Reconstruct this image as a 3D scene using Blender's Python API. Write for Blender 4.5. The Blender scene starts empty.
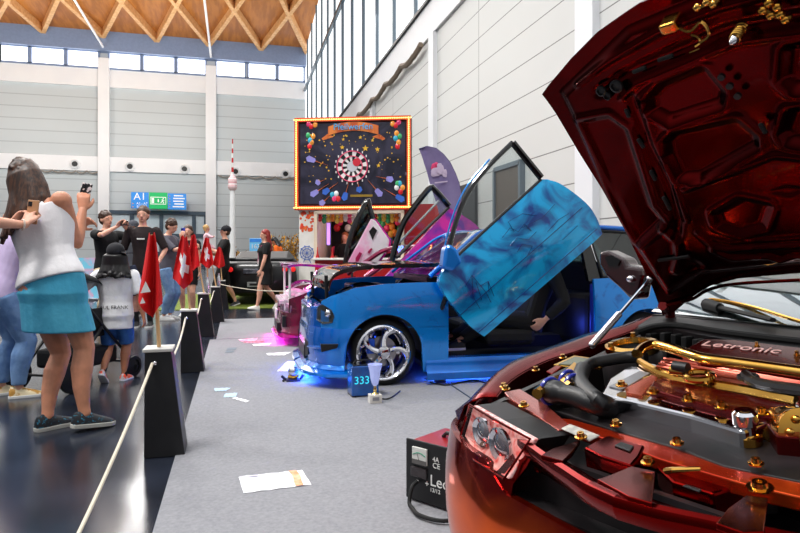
import bpy, bmesh, math, random
from mathutils import Vector as V, Matrix, Euler
random.seed(7)
PI = math.pi
sc = bpy.context.scene
COL = sc.collection

# ------------------------------------------------------------ camera model (28 mm lens on a level tripod, 1.12 m high)
FP = 630.0; HC = 1.12; YAW = math.atan(165/FP); CA, SA = math.cos(YAW), math.sin(YAW)
CAM = V((0, 0, HC))
def ray(px, py):
    u = (px-400)/FP; v = -(py-255)/FP
    return V((u*CA+SA, CA-u*SA, v))
def at_d(px, py, d): return CAM + ray(px, py)*d          # at distance d along the view axis
def at_z(px, py, h=0.0):
    r = ray(px, py); return CAM + r*((h-HC)/r.z)
def at_y(px, py, Y):
    r = ray(px, py); return CAM + r*(Y/r.y)
def at_x(px, py, X):
    r = ray(px, py); return CAM + r*(X/r.x)
def on_plane(px, py, p0, n):
    r = ray(px, py); return CAM + r*((p0-CAM).dot(n)/r.dot(n))

# ------------------------------------------------------------ materials
def lin(c):
    o = []
    for v in c:
        v = v/255.0
        o.append(v/12.92 if v <= .04045 else ((v+.055)/1.055)**2.4)
    return tuple(o)
MATS = {}
def pbr(name, col, rough=.5, metal=0.0, coat=0.0, col2=None, nscale=6.0, ndist=0.0, lo=.4, hi=.6, bump=0.0, bscale=60.0,
        emit=None, estr=1.0, trans=0.0, alpha=1.0, spec=.5, sheen=0.0, ior=1.45, sub=0.0, stretch=None, detail=4.0):
    if name in MATS: return MATS[name]
    m = bpy.data.materials.new(name); m.use_nodes = True
    nt = m.node_tree; b = nt.nodes['Principled BSDF']
    b.inputs['Roughness'].default_value = rough
    b.inputs['Metallic'].default_value = metal
    b.inputs['Coat Weight'].default_value = coat
    b.inputs['Coat Roughness'].default_value = .04
    b.inputs['Specular IOR Level'].default_value = spec
    b.inputs['IOR'].default_value = ior
    b.inputs['Transmission Weight'].default_value = trans
    b.inputs['Alpha'].default_value = alpha
    b.inputs['Sheen Weight'].default_value = sheen
    if sub:
        b.inputs['Subsurface Weight'].default_value = sub
        b.inputs['Subsurface Scale'].default_value = .02
    c1 = lin(col)
    c2 = lin(col2) if col2 else tuple(v*.93 for v in c1)
    tc = nt.nodes.new('ShaderNodeTexCoord')
    n = nt.nodes.new('ShaderNodeTexNoise'); n.inputs['Scale'].default_value = nscale; n.inputs['Detail'].default_value = detail
    n.inputs['Distortion'].default_value = ndist
    if stretch:
        mp = nt.nodes.new('ShaderNodeMapping'); mp.inputs['Scale'].default_value = stretch
        nt.links.new(tc.outputs['Object'], mp.inputs['Vector']); nt.links.new(mp.outputs[0], n.inputs['Vector'])
    else:
        nt.links.new(tc.outputs['Object'], n.inputs['Vector'])
    r = nt.nodes.new('ShaderNodeValToRGB')
    r.color_ramp.elements[0].position = lo; r.color_ramp.elements[1].position = hi
    r.color_ramp.elements[0].color = (*c1, 1); r.color_ramp.elements[1].color = (*c2, 1)
    nt.links.new(n.outputs['Fac'], r.inputs['Fac']); nt.links.new(r.outputs['Color'], b.inputs['Base Color'])
    if bump:
        n2 = nt.nodes.new('ShaderNodeTexNoise'); n2.inputs['Scale'].default_value = bscale; n2.inputs['Detail'].default_value = 3
        nt.links.new(tc.outputs['Object'], n2.inputs['Vector'])
        bp = nt.nodes.new('ShaderNodeBump'); bp.inputs['Strength'].default_value = bump; bp.inputs['Distance'].default_value = .01
        nt.links.new(n2.outputs['Fac'], bp.inputs['Height']); nt.links.new(bp.outputs[0], b.inputs['Normal'])
    if emit:
        b.inputs['Emission Color'].default_value = (*lin(emit), 1); b.inputs['Emission Strength'].default_value = estr
    MATS[name] = m
    return m
def glass(name, tint=(235, 240, 240), gloss=.08, edge=.6, dark=1.0):
    if name in MATS: return MATS[name]
    m = bpy.data.materials.new(name); m.use_nodes = True; nt = m.node_tree
    for n in list(nt.nodes): nt.nodes.remove(n)
    o = nt.nodes.new('ShaderNodeOutputMaterial'); mx = nt.nodes.new('ShaderNodeMixShader')
    t = nt.nodes.new('ShaderNodeBsdfTransparent'); g = nt.nodes.new('ShaderNodeBsdfGlossy')
    t.inputs[0].default_value = (*[v*dark for v in lin(tint)], 1); g.inputs['Roughness'].default_value = .02
    lw = nt.nodes.new('ShaderNodeLayerWeight'); lw.inputs['Blend'].default_value = .5
    mr = nt.nodes.new('ShaderNodeMapRange'); mr.inputs['To Min'].default_value = gloss; mr.inputs['To Max'].default_value = edge
    pw = nt.nodes.new('ShaderNodeMath'); pw.operation = 'POWER'; pw.inputs[1].default_value = 3.0
    nt.links.new(lw.outputs['Facing'], pw.inputs[0]); nt.links.new(pw.outputs[0], mr.inputs['Value']); nt.links.new(mr.outputs[0], mx.inputs[0])
    nt.links.new(t.outputs[0], mx.inputs[1]); nt.links.new(g.outputs[0], mx.inputs[2]); nt.links.new(mx.outputs[0], o.inputs[0])
    MATS[name] = m
    return m
def emis(name, col, s):
    return pbr(name, col, rough=.6, emit=col, estr=s)

# ------------------------------------------------------------ mesh builder
def frame_z(d):
    d = d.normalized()
    a = V((0, 0, 1)) if abs(d.z) < .95 else V((1, 0, 0))
    x = a.cross(d).normalized(); return x, d.cross(x).normalized(), d
class MB:
    def __init__(s): s.v = []; s.f = []; s.mi = []; s.cur = 0
    def _a(s, vs, fs):
        b = len(s.v); s.v += [tuple(p) for p in vs]
        for f in fs: s.f.append([b+i for i in f]); s.mi.append(s.cur)
        return s
    def mat(s, i): s.cur = i; return s
    def box(s, c, d, rot=None):
        hx, hy, hz = d[0]/2, d[1]/2, d[2]/2
        vs = [V((x, y, z)) for x in (-hx, hx) for y in (-hy, hy) for z in (-hz, hz)]
        if rot is not None: vs = [rot @ p for p in vs]
        vs = [p+V(c) for p in vs]
        return s._a(vs, [(0, 1, 3, 2), (4, 6, 7, 5), (0, 4, 5, 1), (2, 3, 7, 6), (0, 2, 6, 4), (1, 5, 7, 3)])
    def rings(s, rs, cap=True, closed=False):
        n = len(rs[0]); vs = [p for r in rs for p in r]; fs = []
        m = len(rs)
        for i in range(m-1 if not closed else m):
            for j in range(n):
                a = i*n+j; b = i*n+(j+1) % n; i2 = (i+1) % m
                fs.append((a, b, i2*n+(j+1) % n, i2*n+j))
        if cap and not closed:
            fs.append(tuple(range(n))[::-1]); fs.append(tuple((m-1)*n+j for j in range(n)))
        return s._a(vs, fs)
    def tube(s, pts, r, n=10, cap=True, closed=False, flat=1.0):
        pts = [V(p) for p in pts]; rs = []; m = len(pts)
        rr = r if isinstance(r, (list, tuple)) else [r]*m
        px = None
        for i, p in enumerate(pts):
            if closed: d = pts[(i+1) % m]-pts[i-1]
            else: d = pts[min(i+1, m-1)]-pts[max(i-1, 0)]
            if d.length < 1e-9: d = V((0, 0, 1))
            d = d.normalized()
            if px is None: x, y, _ = frame_z(d)
            else:
                x = px - d*px.dot(d)
                if x.length < 1e-6: x = frame_z(d)[0]
                x = x.normalized(); y = d.cross(x)
            px = x
            rs.append([p+x*math.cos(2*PI*k/n)*rr[i]+y*math.sin(2*PI*k/n)*rr[i]*flat for k in range(n)])
        return s.rings(rs, cap, closed)
    def cyl(s, a, b, r, r2=None, n=16): return s.tube([a, b], [r, r if r2 is None else r2], n)
    def sph(s, c, r, n=12, m=8, rot=None):
        c = V(c); r = (r, r, r) if isinstance(r, (int, float)) else r
        vs = []; fs = []
        for i in range(1, m):
            t = PI*i/m
            for j in range(n):
                p = 2*PI*j/n
                vs.append(V((r[0]*math.sin(t)*math.cos(p), r[1]*math.sin(t)*math.sin(p), r[2]*math.cos(t))))
        vs += [V((0, 0, r[2])), V((0, 0, -r[2]))]
        if rot is not None: vs = [rot @ q for q in vs]
        vs = [q+c for q in vs]
        T = (m-1)*n; B = T+1
        for i in range(m-2):
            for j in range(n): fs.append((i*n+j, (i+1)*n+j, (i+1)*n+(j+1) % n, i*n+(j+1) % n))
        for j in range(n):
            fs.append((T, j, (j+1) % n)); fs.append((B, (m-2)*n+(j+1) % n, (m-2)*n+j))
        return s._a(vs, fs)
    def lathe(s, c, prof, ax=V((0, 0, 1)), n=32, closed=False):
        # prof: (radius, offset along ax)
        x, y, d = frame_z(V(ax)); c = V(c)
        rs = [[c+d*o+(x*math.cos(2*PI*k/n)+y*math.sin(2*PI*k/n))*max(r, 1e-4) for k in range(n)] for r, o in prof]
        return s.rings(rs, True, closed)
    def prism(s, poly, off):
        # poly: 3-D outline, off: thickness vector
        n = len(poly); off = V(off); a = [V(p) for p in poly]; b = [p+off for p in a]
        fs = [tuple(range(n))[::-1], tuple(n+i for i in range(n))]
        for i in range(n): fs.append((i, (i+1) % n, n+(i+1) % n, n+i))
        return s._a(a+b, fs)
    def grid(s, rows, thick=None):
        # rows: list of equally long lists of points; thick: vector or function(i,j)->vector gives a second, closed layer
        m, n = len(rows), len(rows[0]); vs = [V(p) for r in rows for p in r]; fs = []
        for i in range(m-1):
            for j in range(n-1): fs.append((i*n+j, i*n+j+1, (i+1)*n+j+1, (i+1)*n+j))
        if thick is not None:
            t = thick if callable(thick) else (lambda i, j: V(thick))
            K = m*n
            vs += [vs[i*n+j]+t(i, j) for i in range(m) for j in range(n)]
            fs += [tuple(K+q for q in f[::-1]) for f in fs[:]]
            per = [(0, j) for j in range(n)]+[(i, n-1) for i in range(1, m)]+[(m-1, j) for j in range(n-2, -1, -1)]+[(i, 0) for i in range(m-2, 0, -1)]
            ids = [i*n+j for i, j in per]
            for q in range(len(ids)):
                a, b = ids[q], ids[(q+1) % len(ids)]; fs.append((b, a, K+a, K+b))
        return s._a(vs, fs)
    def mesh(s, me, M=Matrix.Identity(4)):
        return s._a([M @ v.co for v in me.vertices], [tuple(p.vertices) for p in me.polygons])
    def xf(s, M): s.v = [tuple(M @ V(p)) for p in s.v]; return s
    def build(s, name, mat, parent=None, smooth=False, bevel=0.0, fix=True, ang=40, seg=2, sub=0):
        me = bpy.data.meshes.new(name); me.from_pydata(s.v, [], s.f); me.update()
        ms = mat if isinstance(mat, (list, tuple)) else [mat]
        for q in ms: me.materials.append(q)
        for p, i in zip(me.polygons, s.mi): p.material_index = i
        if fix:
            bm = bmesh.new(); bm.from_mesh(me); bmesh.ops.recalc_face_normals(bm, faces=bm.faces); bm.to_mesh(me); bm.free()
        o = bpy.data.objects.new(name, me); COL.objects.link(o)
        if parent is not None: o.parent = parent
        if smooth:
            me.polygons.foreach_set('use_smooth', [True]*len(me.polygons))
            bm = bmesh.new(); bm.from_mesh(me)
            for e in bm.edges:
                if len(e.link_faces) == 2 and e.calc_face_angle(0) > math.radians(ang): e.smooth = False
            bm.to_mesh(me); bm.free()
        if bevel:
            b = o.modifiers.new('bevel', 'BEVEL'); b.width = bevel; b.segments = seg; b.limit_method = 'ANGLE'; b.angle_limit = math.radians(35)
        if sub:
            q = o.modifiers.new('subdivision', 'SUBSURF'); q.levels = sub; q.render_levels = sub
        return o
    def fused(s, name, mat, parent, vox, smooth=3, parts=None):
        # one continuous skin over everything collected
        o = s.build(name, mat, None, fix=True)
        r = o.modifiers.new('r', 'REMESH'); r.mode = 'VOXEL'; r.voxel_size = vox; r.use_smooth_shade = True
        if smooth:
            q = o.modifiers.new('s', 'SMOOTH'); q.factor = .5; q.iterations = smooth
        dg = bpy.context.evaluated_depsgraph_get()
        me = bpy.data.meshes.new_from_object(o.evaluated_get(dg)); me.name = name
        old = o.data; o.modifiers.clear(); o.data = me; bpy.data.meshes.remove(old)
        me.materials.clear(); me.materials.append(mat)
        me.polygons.foreach_set('use_smooth', [True]*len(me.polygons))
        if parent is not None: o.parent = parent
        return o

def text_mesh(body, size=1.0, extr=.003, align='CENTER'):
    cu = bpy.data.curves.new('t', 'FONT'); cu.body = body; cu.size = size; cu.extrude = extr; cu.align_x = align; cu.align_y = 'CENTER'
    cu.resolution_u = 3
    o = bpy.data.objects.new('t', cu); COL.objects.link(o)
    dg = bpy.context.evaluated_depsgraph_get(); dg.update()
    me = bpy.data.meshes.new_from_object(o.evaluated_get(dg))
    bpy.data.objects.remove(o); bpy.data.curves.remove(cu)
    return me
def face_mat(o, ex, ey):
    # matrix that puts text lying in its xy plane at o, reading along ex with ey up
    ex = V(ex).normalized(); ey = V(ey).normalized(); ez = ex.cross(ey).normalized(); ey = ez.cross(ex)
    M = Matrix.Identity(4)
    for i in range(3): M[i][0] = ex[i]; M[i][1] = ey[i]; M[i][2] = ez[i]; M[i][3] = o[i]
    return M

def tag(o, label=None, cat=None, group=None, kind=None):
    if label: o['label'] = label
    if cat: o['category'] = cat
    if group: o['group'] = group
    if kind: o['kind'] = kind
    return o
def struct(o): o['kind'] = 'structure'; return o
def thing(name, label, cat, loc=(0, 0, 0), rz=0.0, group=None):
    o = bpy.data.objects.new(name, None); COL.objects.link(o); o.empty_display_size = .1
    o.location = loc; o.rotation_euler = (0, 0, rz)
    return tag(o, label, cat, group)
def dup(o, parent=None):
    c = o.copy(); COL.objects.link(c)
    if parent is not None: c.parent = parent
    for ch in list(o.children): dup(ch, c)
    return c
def place(o, loc, rz=None):
    o.location = loc
    if rz is not None: o.rotation_euler = (0, 0, rz)
    return o

# common materials
M_black = pbr('black_plastic', (18, 18, 20), .45)
M_rubber = pbr('black_rubber', (14, 14, 15), .7)
M_blackgloss = pbr('black_gloss', (10, 10, 12), .12, coat=.6)
M_chrome = pbr('chrome', (225, 225, 230), .08, metal=1)
M_steel = pbr('steel', (160, 160, 165), .3, metal=1)
M_gold = pbr('gold_plate', (224, 174, 88), .16, metal=1, col2=(204, 148, 62))
M_white = pbr('white_paint', (225, 225, 222), .5)
M_glass = glass('clear_glass')
M_tint = glass('tinted_glass', (120, 140, 140), .1, .7)
# ============================================================ THE HALL
YB, XR = 56.3, 6.0
def siding(name, col, z0, pitch, gw, gcol, seams=None):
    m = bpy.data.materials.new(name); m.use_nodes = True; nt = m.node_tree; b = nt.nodes['Principled BSDF']
    b.inputs['Roughness'].default_value = .55
    tc = nt.nodes.new('ShaderNodeTexCoord'); sp = nt.nodes.new('ShaderNodeSeparateXYZ'); nt.links.new(tc.outputs['Object'], sp.inputs[0])
    def math_(op, a, bv):
        n = nt.nodes.new('ShaderNodeMath'); n.operation = op
        for i, q in enumerate((a, bv)):
            if isinstance(q, (int, float)): n.inputs[i].default_value = q
            else: nt.links.new(q, n.inputs[i])
        return n.outputs[0]
    g = math_('LESS_THAN', math_('FRACT', math_('DIVIDE', math_('SUBTRACT', sp.outputs['Z'], z0), pitch), 0), gw/pitch)
    if seams:
        for y in seams:
            k = math_('LESS_THAN', math_('ABSOLUTE', math_('SUBTRACT', sp.outputs['Y'], y), 0), gw*.6)
            g = math_('MAXIMUM', g, k)
    n = nt.nodes.new('ShaderNodeTexNoise'); n.inputs['Scale'].default_value = .6
    nt.links.new(tc.outputs['Object'], n.inputs['Vector'])
    r = nt.nodes.new('ShaderNodeValToRGB'); c = lin(col)
    r.color_ramp.elements[0].color = (*c, 1); r.color_ramp.elements[1].color = (*[v*.95 for v in c], 1)
    nt.links.new(n.outputs['Fac'], r.inputs[0])
    mx = nt.nodes.new('ShaderNodeMix'); mx.data_type = 'RGBA'
    nt.links.new(g, mx.inputs[0]); nt.links.new(r.outputs[0], mx.inputs[6]); mx.inputs[7].default_value = (*lin(gcol), 1)
    nt.links.new(mx.outputs[2], b.inputs['Base Color'])
    return m
M_hallwhite = pbr('hall_white', (236, 238, 240), .5, col2=(232, 234, 237), nscale=.5)
M_sidr = siding('wall_cladding_right', (214, 215, 212), 5.22, .70, .022, (120, 120, 118), [15.0, 24.0, 33.0, 42.0])
M_sidb = siding('wall_cladding_back', (196, 204, 207), 9.18, .955, .07, (168, 176, 180))
M_epoxy = pbr('dark_epoxy', (38, 43, 55), .2, spec=.45, col2=(22, 25, 33), nscale=2.2, lo=.35, hi=.7, bump=.06, bscale=9)
M_carpet = pbr('grey_carpet', (148, 148, 152), .95, col2=(132, 132, 137), nscale=60, bump=.35, bscale=420, spec=.1, lo=.3, hi=.7)
M_roofwood = pbr('roof_wood', (182, 116, 50), .5, col2=(158, 96, 38), nscale=3, stretch=(1, .12, 1))
M_beamwood = pbr('beam_wood', (226, 178, 124), .5, col2=(208, 156, 100), nscale=4)
M_bluesteel = pbr('blue_grey_steel', (128, 146, 178), .45)
M_doorframe = pbr('door_frame_steel', (58, 76, 92), .4)
M_daylight = emis('daylight_pane', (244, 248, 255), 2.2)
M_daylight2 = emis('daylight_glazing', (238, 245, 250), 1.05)
M_mull = pbr('mullion_grey', (105, 118, 128), .4)

struct(MB().box((-8, 26, -.05), (60, 84, .1)).build('floor', M_epoxy))
# grey exhibition carpet in two lengths, with a seam
def carpet_slab(name, x0, x1, y0, y1):
    return struct(MB().box(((x0+x1)/2, (y0+y1)/2, .004), (x1-x0, y1-y0, .008)).build(name, M_carpet))
carpet_slab('carpet', -.32, 5.95, -3.0, 8.65)
carpet_slab('carpet', -.24, 5.95, 8.67, 11.35)
# right wall with glazing band above
struct(MB().box((XR+.15, 26, 4.0), (.3, 62, 8.0)).build('wall_right', M_sidr))
struct(MB().box((XR+.12, 26, 8.55), (.42, 62, 1.1)).build('trim_1', M_hallwhite))
struct(MB().box((XR-.05, 26, 9.13), (.25, 62, .1)).build('trim_2', M_black))
w = struct(MB().box((XR+.1, 26, 15.5), (.1, 62, 12.7)).build('window_1', M_daylight2))
g = MB()
y = -4.0
while y < 56.5:
    g.box((XR, y+.6, 15.5), (.16, .13, 12.7)); y += 3.02
for z in (15.7, 20.4): g.box((XR-.03, 26, z), (.2, 62, .22))
struct(g.build('window_frame', M_mull, w))
for i, Y in enumerate((9.8, 18.65, 27.5, 36.3, 45.2)):
    struct(MB().box((XR-.06, Y, 4.0), (.16, .58 if i == 0 else .5, 8.0)).build('trim_%d' % (3+i), M_hallwhite, bevel=.01))
# back wall
struct(MB().box((-9, YB+.15, 7.5), (31, .3, 15)).build('wall_back', M_sidb))
struct(MB().box((-9, YB+.0, 15.65), (31, .5, 1.5)).build('trim_8', M_hallwhite))
struct(MB().box((-9, YB+.0, 8.58), (31, .5, 1.2)).build('trim_9', M_hallwhite))
struct(MB().box((-9, YB-.3, 18.55), (31, .8, 1.6)).build('trim_10', M_bluesteel))
for i, px in enumerate((104, 211)):
    p = at_y(px, 200, YB-.3); struct(MB().box((p.x, YB-.3, 8.6), (.85, .5, 17.2)).build('trim_%d' % (11+i), M_hallwhite, bevel=.02))
struct(MB().box((-24.4, YB-.2, 8.6), (.85, .4, 17.2)).build('trim_13', M_hallwhite))
wins = [(-32, 0), (0, 29), (31, 65), (67, 99), (109, 141), (143, 175), (177, 206), (216, 245.5), (248, 276), (278, 304)]
for i, (a, b) in enumerate(wins):
    xa, xb = at_y(a, 55, YB-.2).x, at_y(b, 55, YB-.2).x
    fr = MB(); zc, h = 17.08, 1.36
    for z in (zc-h/2, zc+h/2): fr.box(((xa+xb)/2, YB-.2, z), (xb-xa+.2, .3, .14))
    for x in (xa, xb): fr.box((x, YB-.2, zc), (.14, .3, h))
    o = struct(fr.build('window_%d' % (i+2), M_bluesteel))
    struct(MB().box(((xa+xb)/2, YB-.1, zc), (xb-xa, .08, h)).build('window_pane', M_daylight, o))
# timber roof rising towards the camera, with its diagonal lattice of beams
RZ = lambda Y: 19.25+.10*(YB-Y)
ro = struct(MB().grid([[V((X, Y, RZ(Y))) for X in (-30, XR+.2)] for Y in (24, YB+.3)], V((0, 0, .3))).build('ceiling', M_roofwood))
rp0, rn = V((0, YB, RZ(YB)-.25)), V((0, .10, 1)).normalized()
def beam(a, b):
    d = (b-a); L = d.length; x = d.normalized(); y = V((0, 0, 1)).cross(x).normalized(); z = x.cross(y)
    M = Matrix((x, y, z)).transposed()
    struct(MB().box((a+b)/2, (L, .30, .62), M).build('ceiling_beam', M_beamwood, ro))
for (ax, ay), ends in [((-8, 31), ((-40, 0), (6, 0))), ((43, 36), ((9, 0), (56, 0))), ((103, 43), ((66, 0), (121, 0))), ((157, 47), ((122, 0), (178, 0))),
                       ((209, 50), ((174, 0), (240, 0))), ((261, 55), ((229, 0), (298, 0))), ((307, 60), ((283, 0),))]:
    a = at_y(ax, ay, YB-.6); a.z = RZ(a.y)-.28
    for e in ends:
        b = on_plane(e[0], e[1], rp0, rn); beam(a, a+(b-a)*1.7)
for (a, b) in (((72, -4), (103, 47)), ((204, -4), (211, 57))):
    pa = on_plane(a[0], a[1], rp0-V((0, 0, .8)), rn); pb = at_y(b[0], b[1], YB-.8)
    struct(MB().tube([pa, pb], .09, 8).build('ceiling_rod', M_hallwhite, ro, smooth=True))
# gate in the back wall
def wall_pt(px, py, off=.25): return at_y(px, py, YB-off)
dl, dr = wall_pt(108, 212), wall_pt(207, 212); dtop = dl.z
g = MB(); xs = [108, 130, 135, 160, 163, 194, 207]
for px in (108.5, 132, 161.5, 194, 206): g.box((wall_pt(px, 212).x, YB-.3, dtop/2), (.3, .3, dtop))
for z in (dtop, dtop-1.9, dtop-3.4, .2): g.box(((dl.x+dr.x)/2, YB-.3, z), (dr.x-dl.x+.3, .34, .3))
d = struct(g.build('door_1', M_doorframe))
struct(MB().box(((dl.x+dr.x)/2, YB-.2, dtop/2), (dr.x-dl.x, .06, dtop)).build('door_pane', pbr('frosted_pane', (205, 218, 225), .25, spec=.6), d))
# dark doorway in the right wall
p, q = at_x(498, 165, XR), at_x(524, 165, XR)
ya, yb = min(p.y, q.y), max(p.y, q.y)
d = struct(MB().box((XR-.03, (ya+yb)/2, 1.55), (.1, yb-ya, 3.1)).build('door_2', pbr('brown_door', (96, 84, 74), .5)))
fr = MB()
for yy in (ya, yb): fr.box((XR-.06, yy, 1.55), (.12, .1, 3.15))
fr.box((XR-.06, (ya+yb)/2, 3.12), (.12, yb-ya, .1)); struct(fr.build('door_frame', M_mull, d))
d = struct(MB().box((XR-.03, at_x(470, 190, XR).y, 1.5), (.1, 1.1, 3.0)).build('door_3', pbr('dark_door', (40, 40, 42), .5)))

# air nozzles in the white band
for px, py in ((75, 164), (130, 166.5), (184.5, 169), (235.5, 171.5), (285.5, 174)):
    p = wall_pt(px, py, .245)
    o = MB().lathe((0, 0, 0), [(.42, 0), (.42, .1), (.3, .16), (.24, .1)], V((0, -1, 0)), 20).build('air_nozzle', M_hallwhite, smooth=True)
    o.location = p; tag(o, 'round air nozzle with black opening in the white band of the back wall', 'air nozzle', 'air nozzles along the back wall')
    MB().lathe((0, -.05, 0), [(.235, 0), (.2, .13)], V((0, -1, 0)), 20).build('opening', M_black, o, smooth=True)
# draped cable bundles
def drape(pts, n, sag, r):
    out = []
    for a, b in zip(pts, pts[1:]):
        for k in range(n):
            t = k/n; p = a.lerp(b, t); p = p-V((0, 0, sag*4*t*(1-t)+random.uniform(0, .05))); out.append(p)
    return out+[pts[-1]]
M_cable = pbr('grey_cable', (150, 145, 138), .7)
x0, x1 = wall_pt(40, 171, .45).x, wall_pt(98, 171, .45).x
pts = [V((x0+(x1-x0)*i/5, YB-.325, 7.95)) for i in range(6)]
tag(MB().tube(drape(pts, 6, .16, .1), .07, 6).build('cable_bundle', M_cable, smooth=True), 'grey cable bundle sagging under the white band beside the long-haired woman', 'cable')
x0, x1 = wall_pt(218, 176, .45).x, wall_pt(303, 178, .45).x
pts = [V((x0+(x1-x0)*i/6, YB-.325, 7.95)) for i in range(7)]
tag(MB().tube(drape(pts, 6, .16, .1), .07, 6).build('cable_bundle', M_cable, smooth=True), 'grey cable bundle sagging under the back wall band behind the model tower', 'cable')
pts = [V((XR-.2, y, 7.95)) for y in (19.5, 22, 24.5, 27, 30, 33, 36, 40)]
tag(MB().tube(drape(pts, 10, .16, .12), .10, 6).build('cable_bundle', pbr('brown_cable', (128, 112, 95), .7), smooth=True), 'brown cable bundle draped high along the right wall above the dart booth', 'cable')

# overhead signs A1 / exit / directory
M_sgb = pbr('sign_blue', (45, 140, 225), .4, emit=(45, 140, 225), estr=.25); M_sgg = pbr('sign_green', (0, 175, 95), .4, emit=(0, 175, 95), estr=.35)
M_sgw = pbr('sign_white', (245, 245, 245), .4, emit=(245, 245, 245), estr=.25); M_sgo = pbr('sign_orange', (240, 170, 80), .4)
def sign_box(pa, pb, name, m, label, cat='sign'):
    a, b = wall_pt(*pa, 1.6), wall_pt(*pb, 1.6)
    o = MB().box((0, .06, 0), (abs(b.x-a.x), .12, abs(a.z-b.z))).build(name, m, bevel=.02)
    o.location = ((a.x+b.x)/2, YB-1.6, (a.z+b.z)/2); tag(o, label, cat); return o, abs(b.x-a.x), abs(a.z-b.z)
def put_text(parent, body, size, x, z, m, name='lettering', align='CENTER', y=-.012, ex=V((1, 0, 0)), ey=V((0, 0, 1)), extr=.004):
    me = text_mesh(body, size, extr, align)
    return MB().mesh(me, face_mat(V((x, y, z)), ex, ey)).build(name, m, parent, fix=False)
s, w_, h_ = sign_box((131, 192), (148.6, 208.5), 'hall_sign', M_sgb, 'blue hall sign reading A1 above the back wall gate')
put_text(s, 'A1', h_*.62, 0, h_*.22, M_sgw)
for k, tx in enumerate(('A2 - A7', 'B1 - B5')):
    put_text(s, tx, h_*.2, w_*.12, -h_*(.2+.2*k), M_sgw); MB().prism([V((-w_*.42, -.02, -h_*(.16+.2*k))), V((-w_*.42, -.02, -h_*(.26+.2*k))), V((-w_*.32, -.02, -h_*(.21+.2*k)))], V((0, .01, 0))).build('arrow', M_sgo, s)
s, w_, h_ = sign_box((149.2, 192.3), (167.4, 209), 'exit_sign', M_sgg, 'green emergency exit sign between the two blue hall signs')
MB().box((0, -.01, 0), (w_*.86, .02, h_*.46)).build('panel', M_sgw, s)
g = MB().box((0, -.025, 0), (w_*.8, .02, h_*.38)); g.build('panel', M_sgg, s)
g = MB().box((-w_*.3, -.04, 0), (w_*.14, .01, h_*.32)); g.prism([V((-w_*.06, -.04, -h_*.0)), V((w_*.06, -.04, 0)), V((0, -.04, -h_*.12))], V((0, .01, 0))).box((0, -.036, h_*.05), (w_*.05, .01, h_*.1))
g.build('arrow', M_sgw, s)
g = MB().sph((w_*.27, -.04, h_*.13), (h_*.035, .01, h_*.035)).tube([(w_*.26, -.04, h_*.08), (w_*.22, -.04, -h_*.04), (w_*.3, -.04, -h_*.09), (w_*.27, -.04, -h_*.17)], h_*.03, 6)
g.tube([(w_*.22, -.04, -h_*.04), (w_*.14, -.04, -h_*.13)], h_*.03, 6).tube([(w_*.17, -.04, h_*.04), (w_*.25, -.04, h_*.05), (w_*.33, -.04, -h_*.01)], h_*.025, 6)
g.build('running_figure', M_sgw, s)
s, w_, h_ = sign_box((167.8, 193.3), (186.2, 209.8), 'directory_sign', M_sgb, 'blue directory sign with small white lines right of the exit sign')
for k in range(5):
    z = h_*(.36-.17*k); MB().box((w_*.08+w_*.03*(k % 2), -.01, z), (w_*(.5+.06*((k*2) % 3)), .02, h_*.075)).build('text_line', M_sgw, s)
    MB().box((-w_*.4, -.01, z-h_*.03), (w_*.06, .02, h_*.05)).build('arrow', M_sgo, s)

# ============================================================ DART BOOTH (a fairground trailer)
BL = V((0, 0, 0)); b0 = at_d(295, 255, 14.3); b1 = at_d(440, 255, 13.95)
bx = V((b1.x-b0.x, b1.y-b0.y, 0)); BW = bx.length; bx.normalize(); by = V((-bx.y, bx.x, 0)); BRZ = math.atan2(bx.y, bx.x)
BO = V((b0.x, b0.y, 0))
booth = thing('dart_booth', 'red fairground dart booth with bulb-framed dartboard sign against the right wall', 'booth', BO, BRZ)
def bp(px, py, dy=0.0):
    P = on_plane(px, py, BO+by*dy, by)-BO
    return V((P.dot(bx), dy, P.z))
M_red = pbr('booth_red', (190, 20, 24), .35, coat=.3); M_bwhite = pbr('booth_white', (235, 232, 226), .5)
M_dkred = pbr('booth_dark_red', (70, 12, 16), .5); M_night = pbr('night_print', (22, 22, 40), .35, col2=(52, 50, 70), nscale=1.6, ndist=1.5)
M_bulb = emis('bulb_glow', (255, 184, 96), 5.0)
a, b = bp(295, 210, -.05), bp(411, 116, -.05); SW, SH = b.x-a.x, b.z-a.z; sx, sz = (a.x+b.x)/2, (a.z+b.z)/2
MB().box((sx, .1, sz), (SW, .3, SH)).build('sign_board', M_dkred, booth, bevel=.02)
MB().box((sx, -.06, sz), (SW-.26, .04, SH-.26)).build('sign_print', M_night, booth)
fr = MB()
for z in (sz-SH/2+.04, sz+SH/2-.04): fr.box((sx, -.075, z), (SW, .06, .09))
for x in (sx-SW/2+.045, sx+SW/2-.045): fr.box((x, -.075, sz), (.09, .06, SH))
fr.build('sign_frame', pbr('sign_frame', (214, 84, 44), .4), booth)
ring = []; n = 232; per = 2*(SW+SH)-.36
for k in range(n):
    t = k/n*2*(SW+SH)
    if t < SW: p = (sx-SW/2+t, sz-SH/2+.045)
    elif t < SW+SH: p = (sx+SW/2-.045, sz-SH/2+t-SW)
    elif t < 2*SW+SH: p = (sx+SW/2-(t-SW-SH), sz+SH/2-.045)
    else: p = (sx-SW/2+.045, sz+SH/2-(t-2*SW-SH))
    ring.append(V((p[0], -.115, p[1])))
rest = MB(); pro = None
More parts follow.
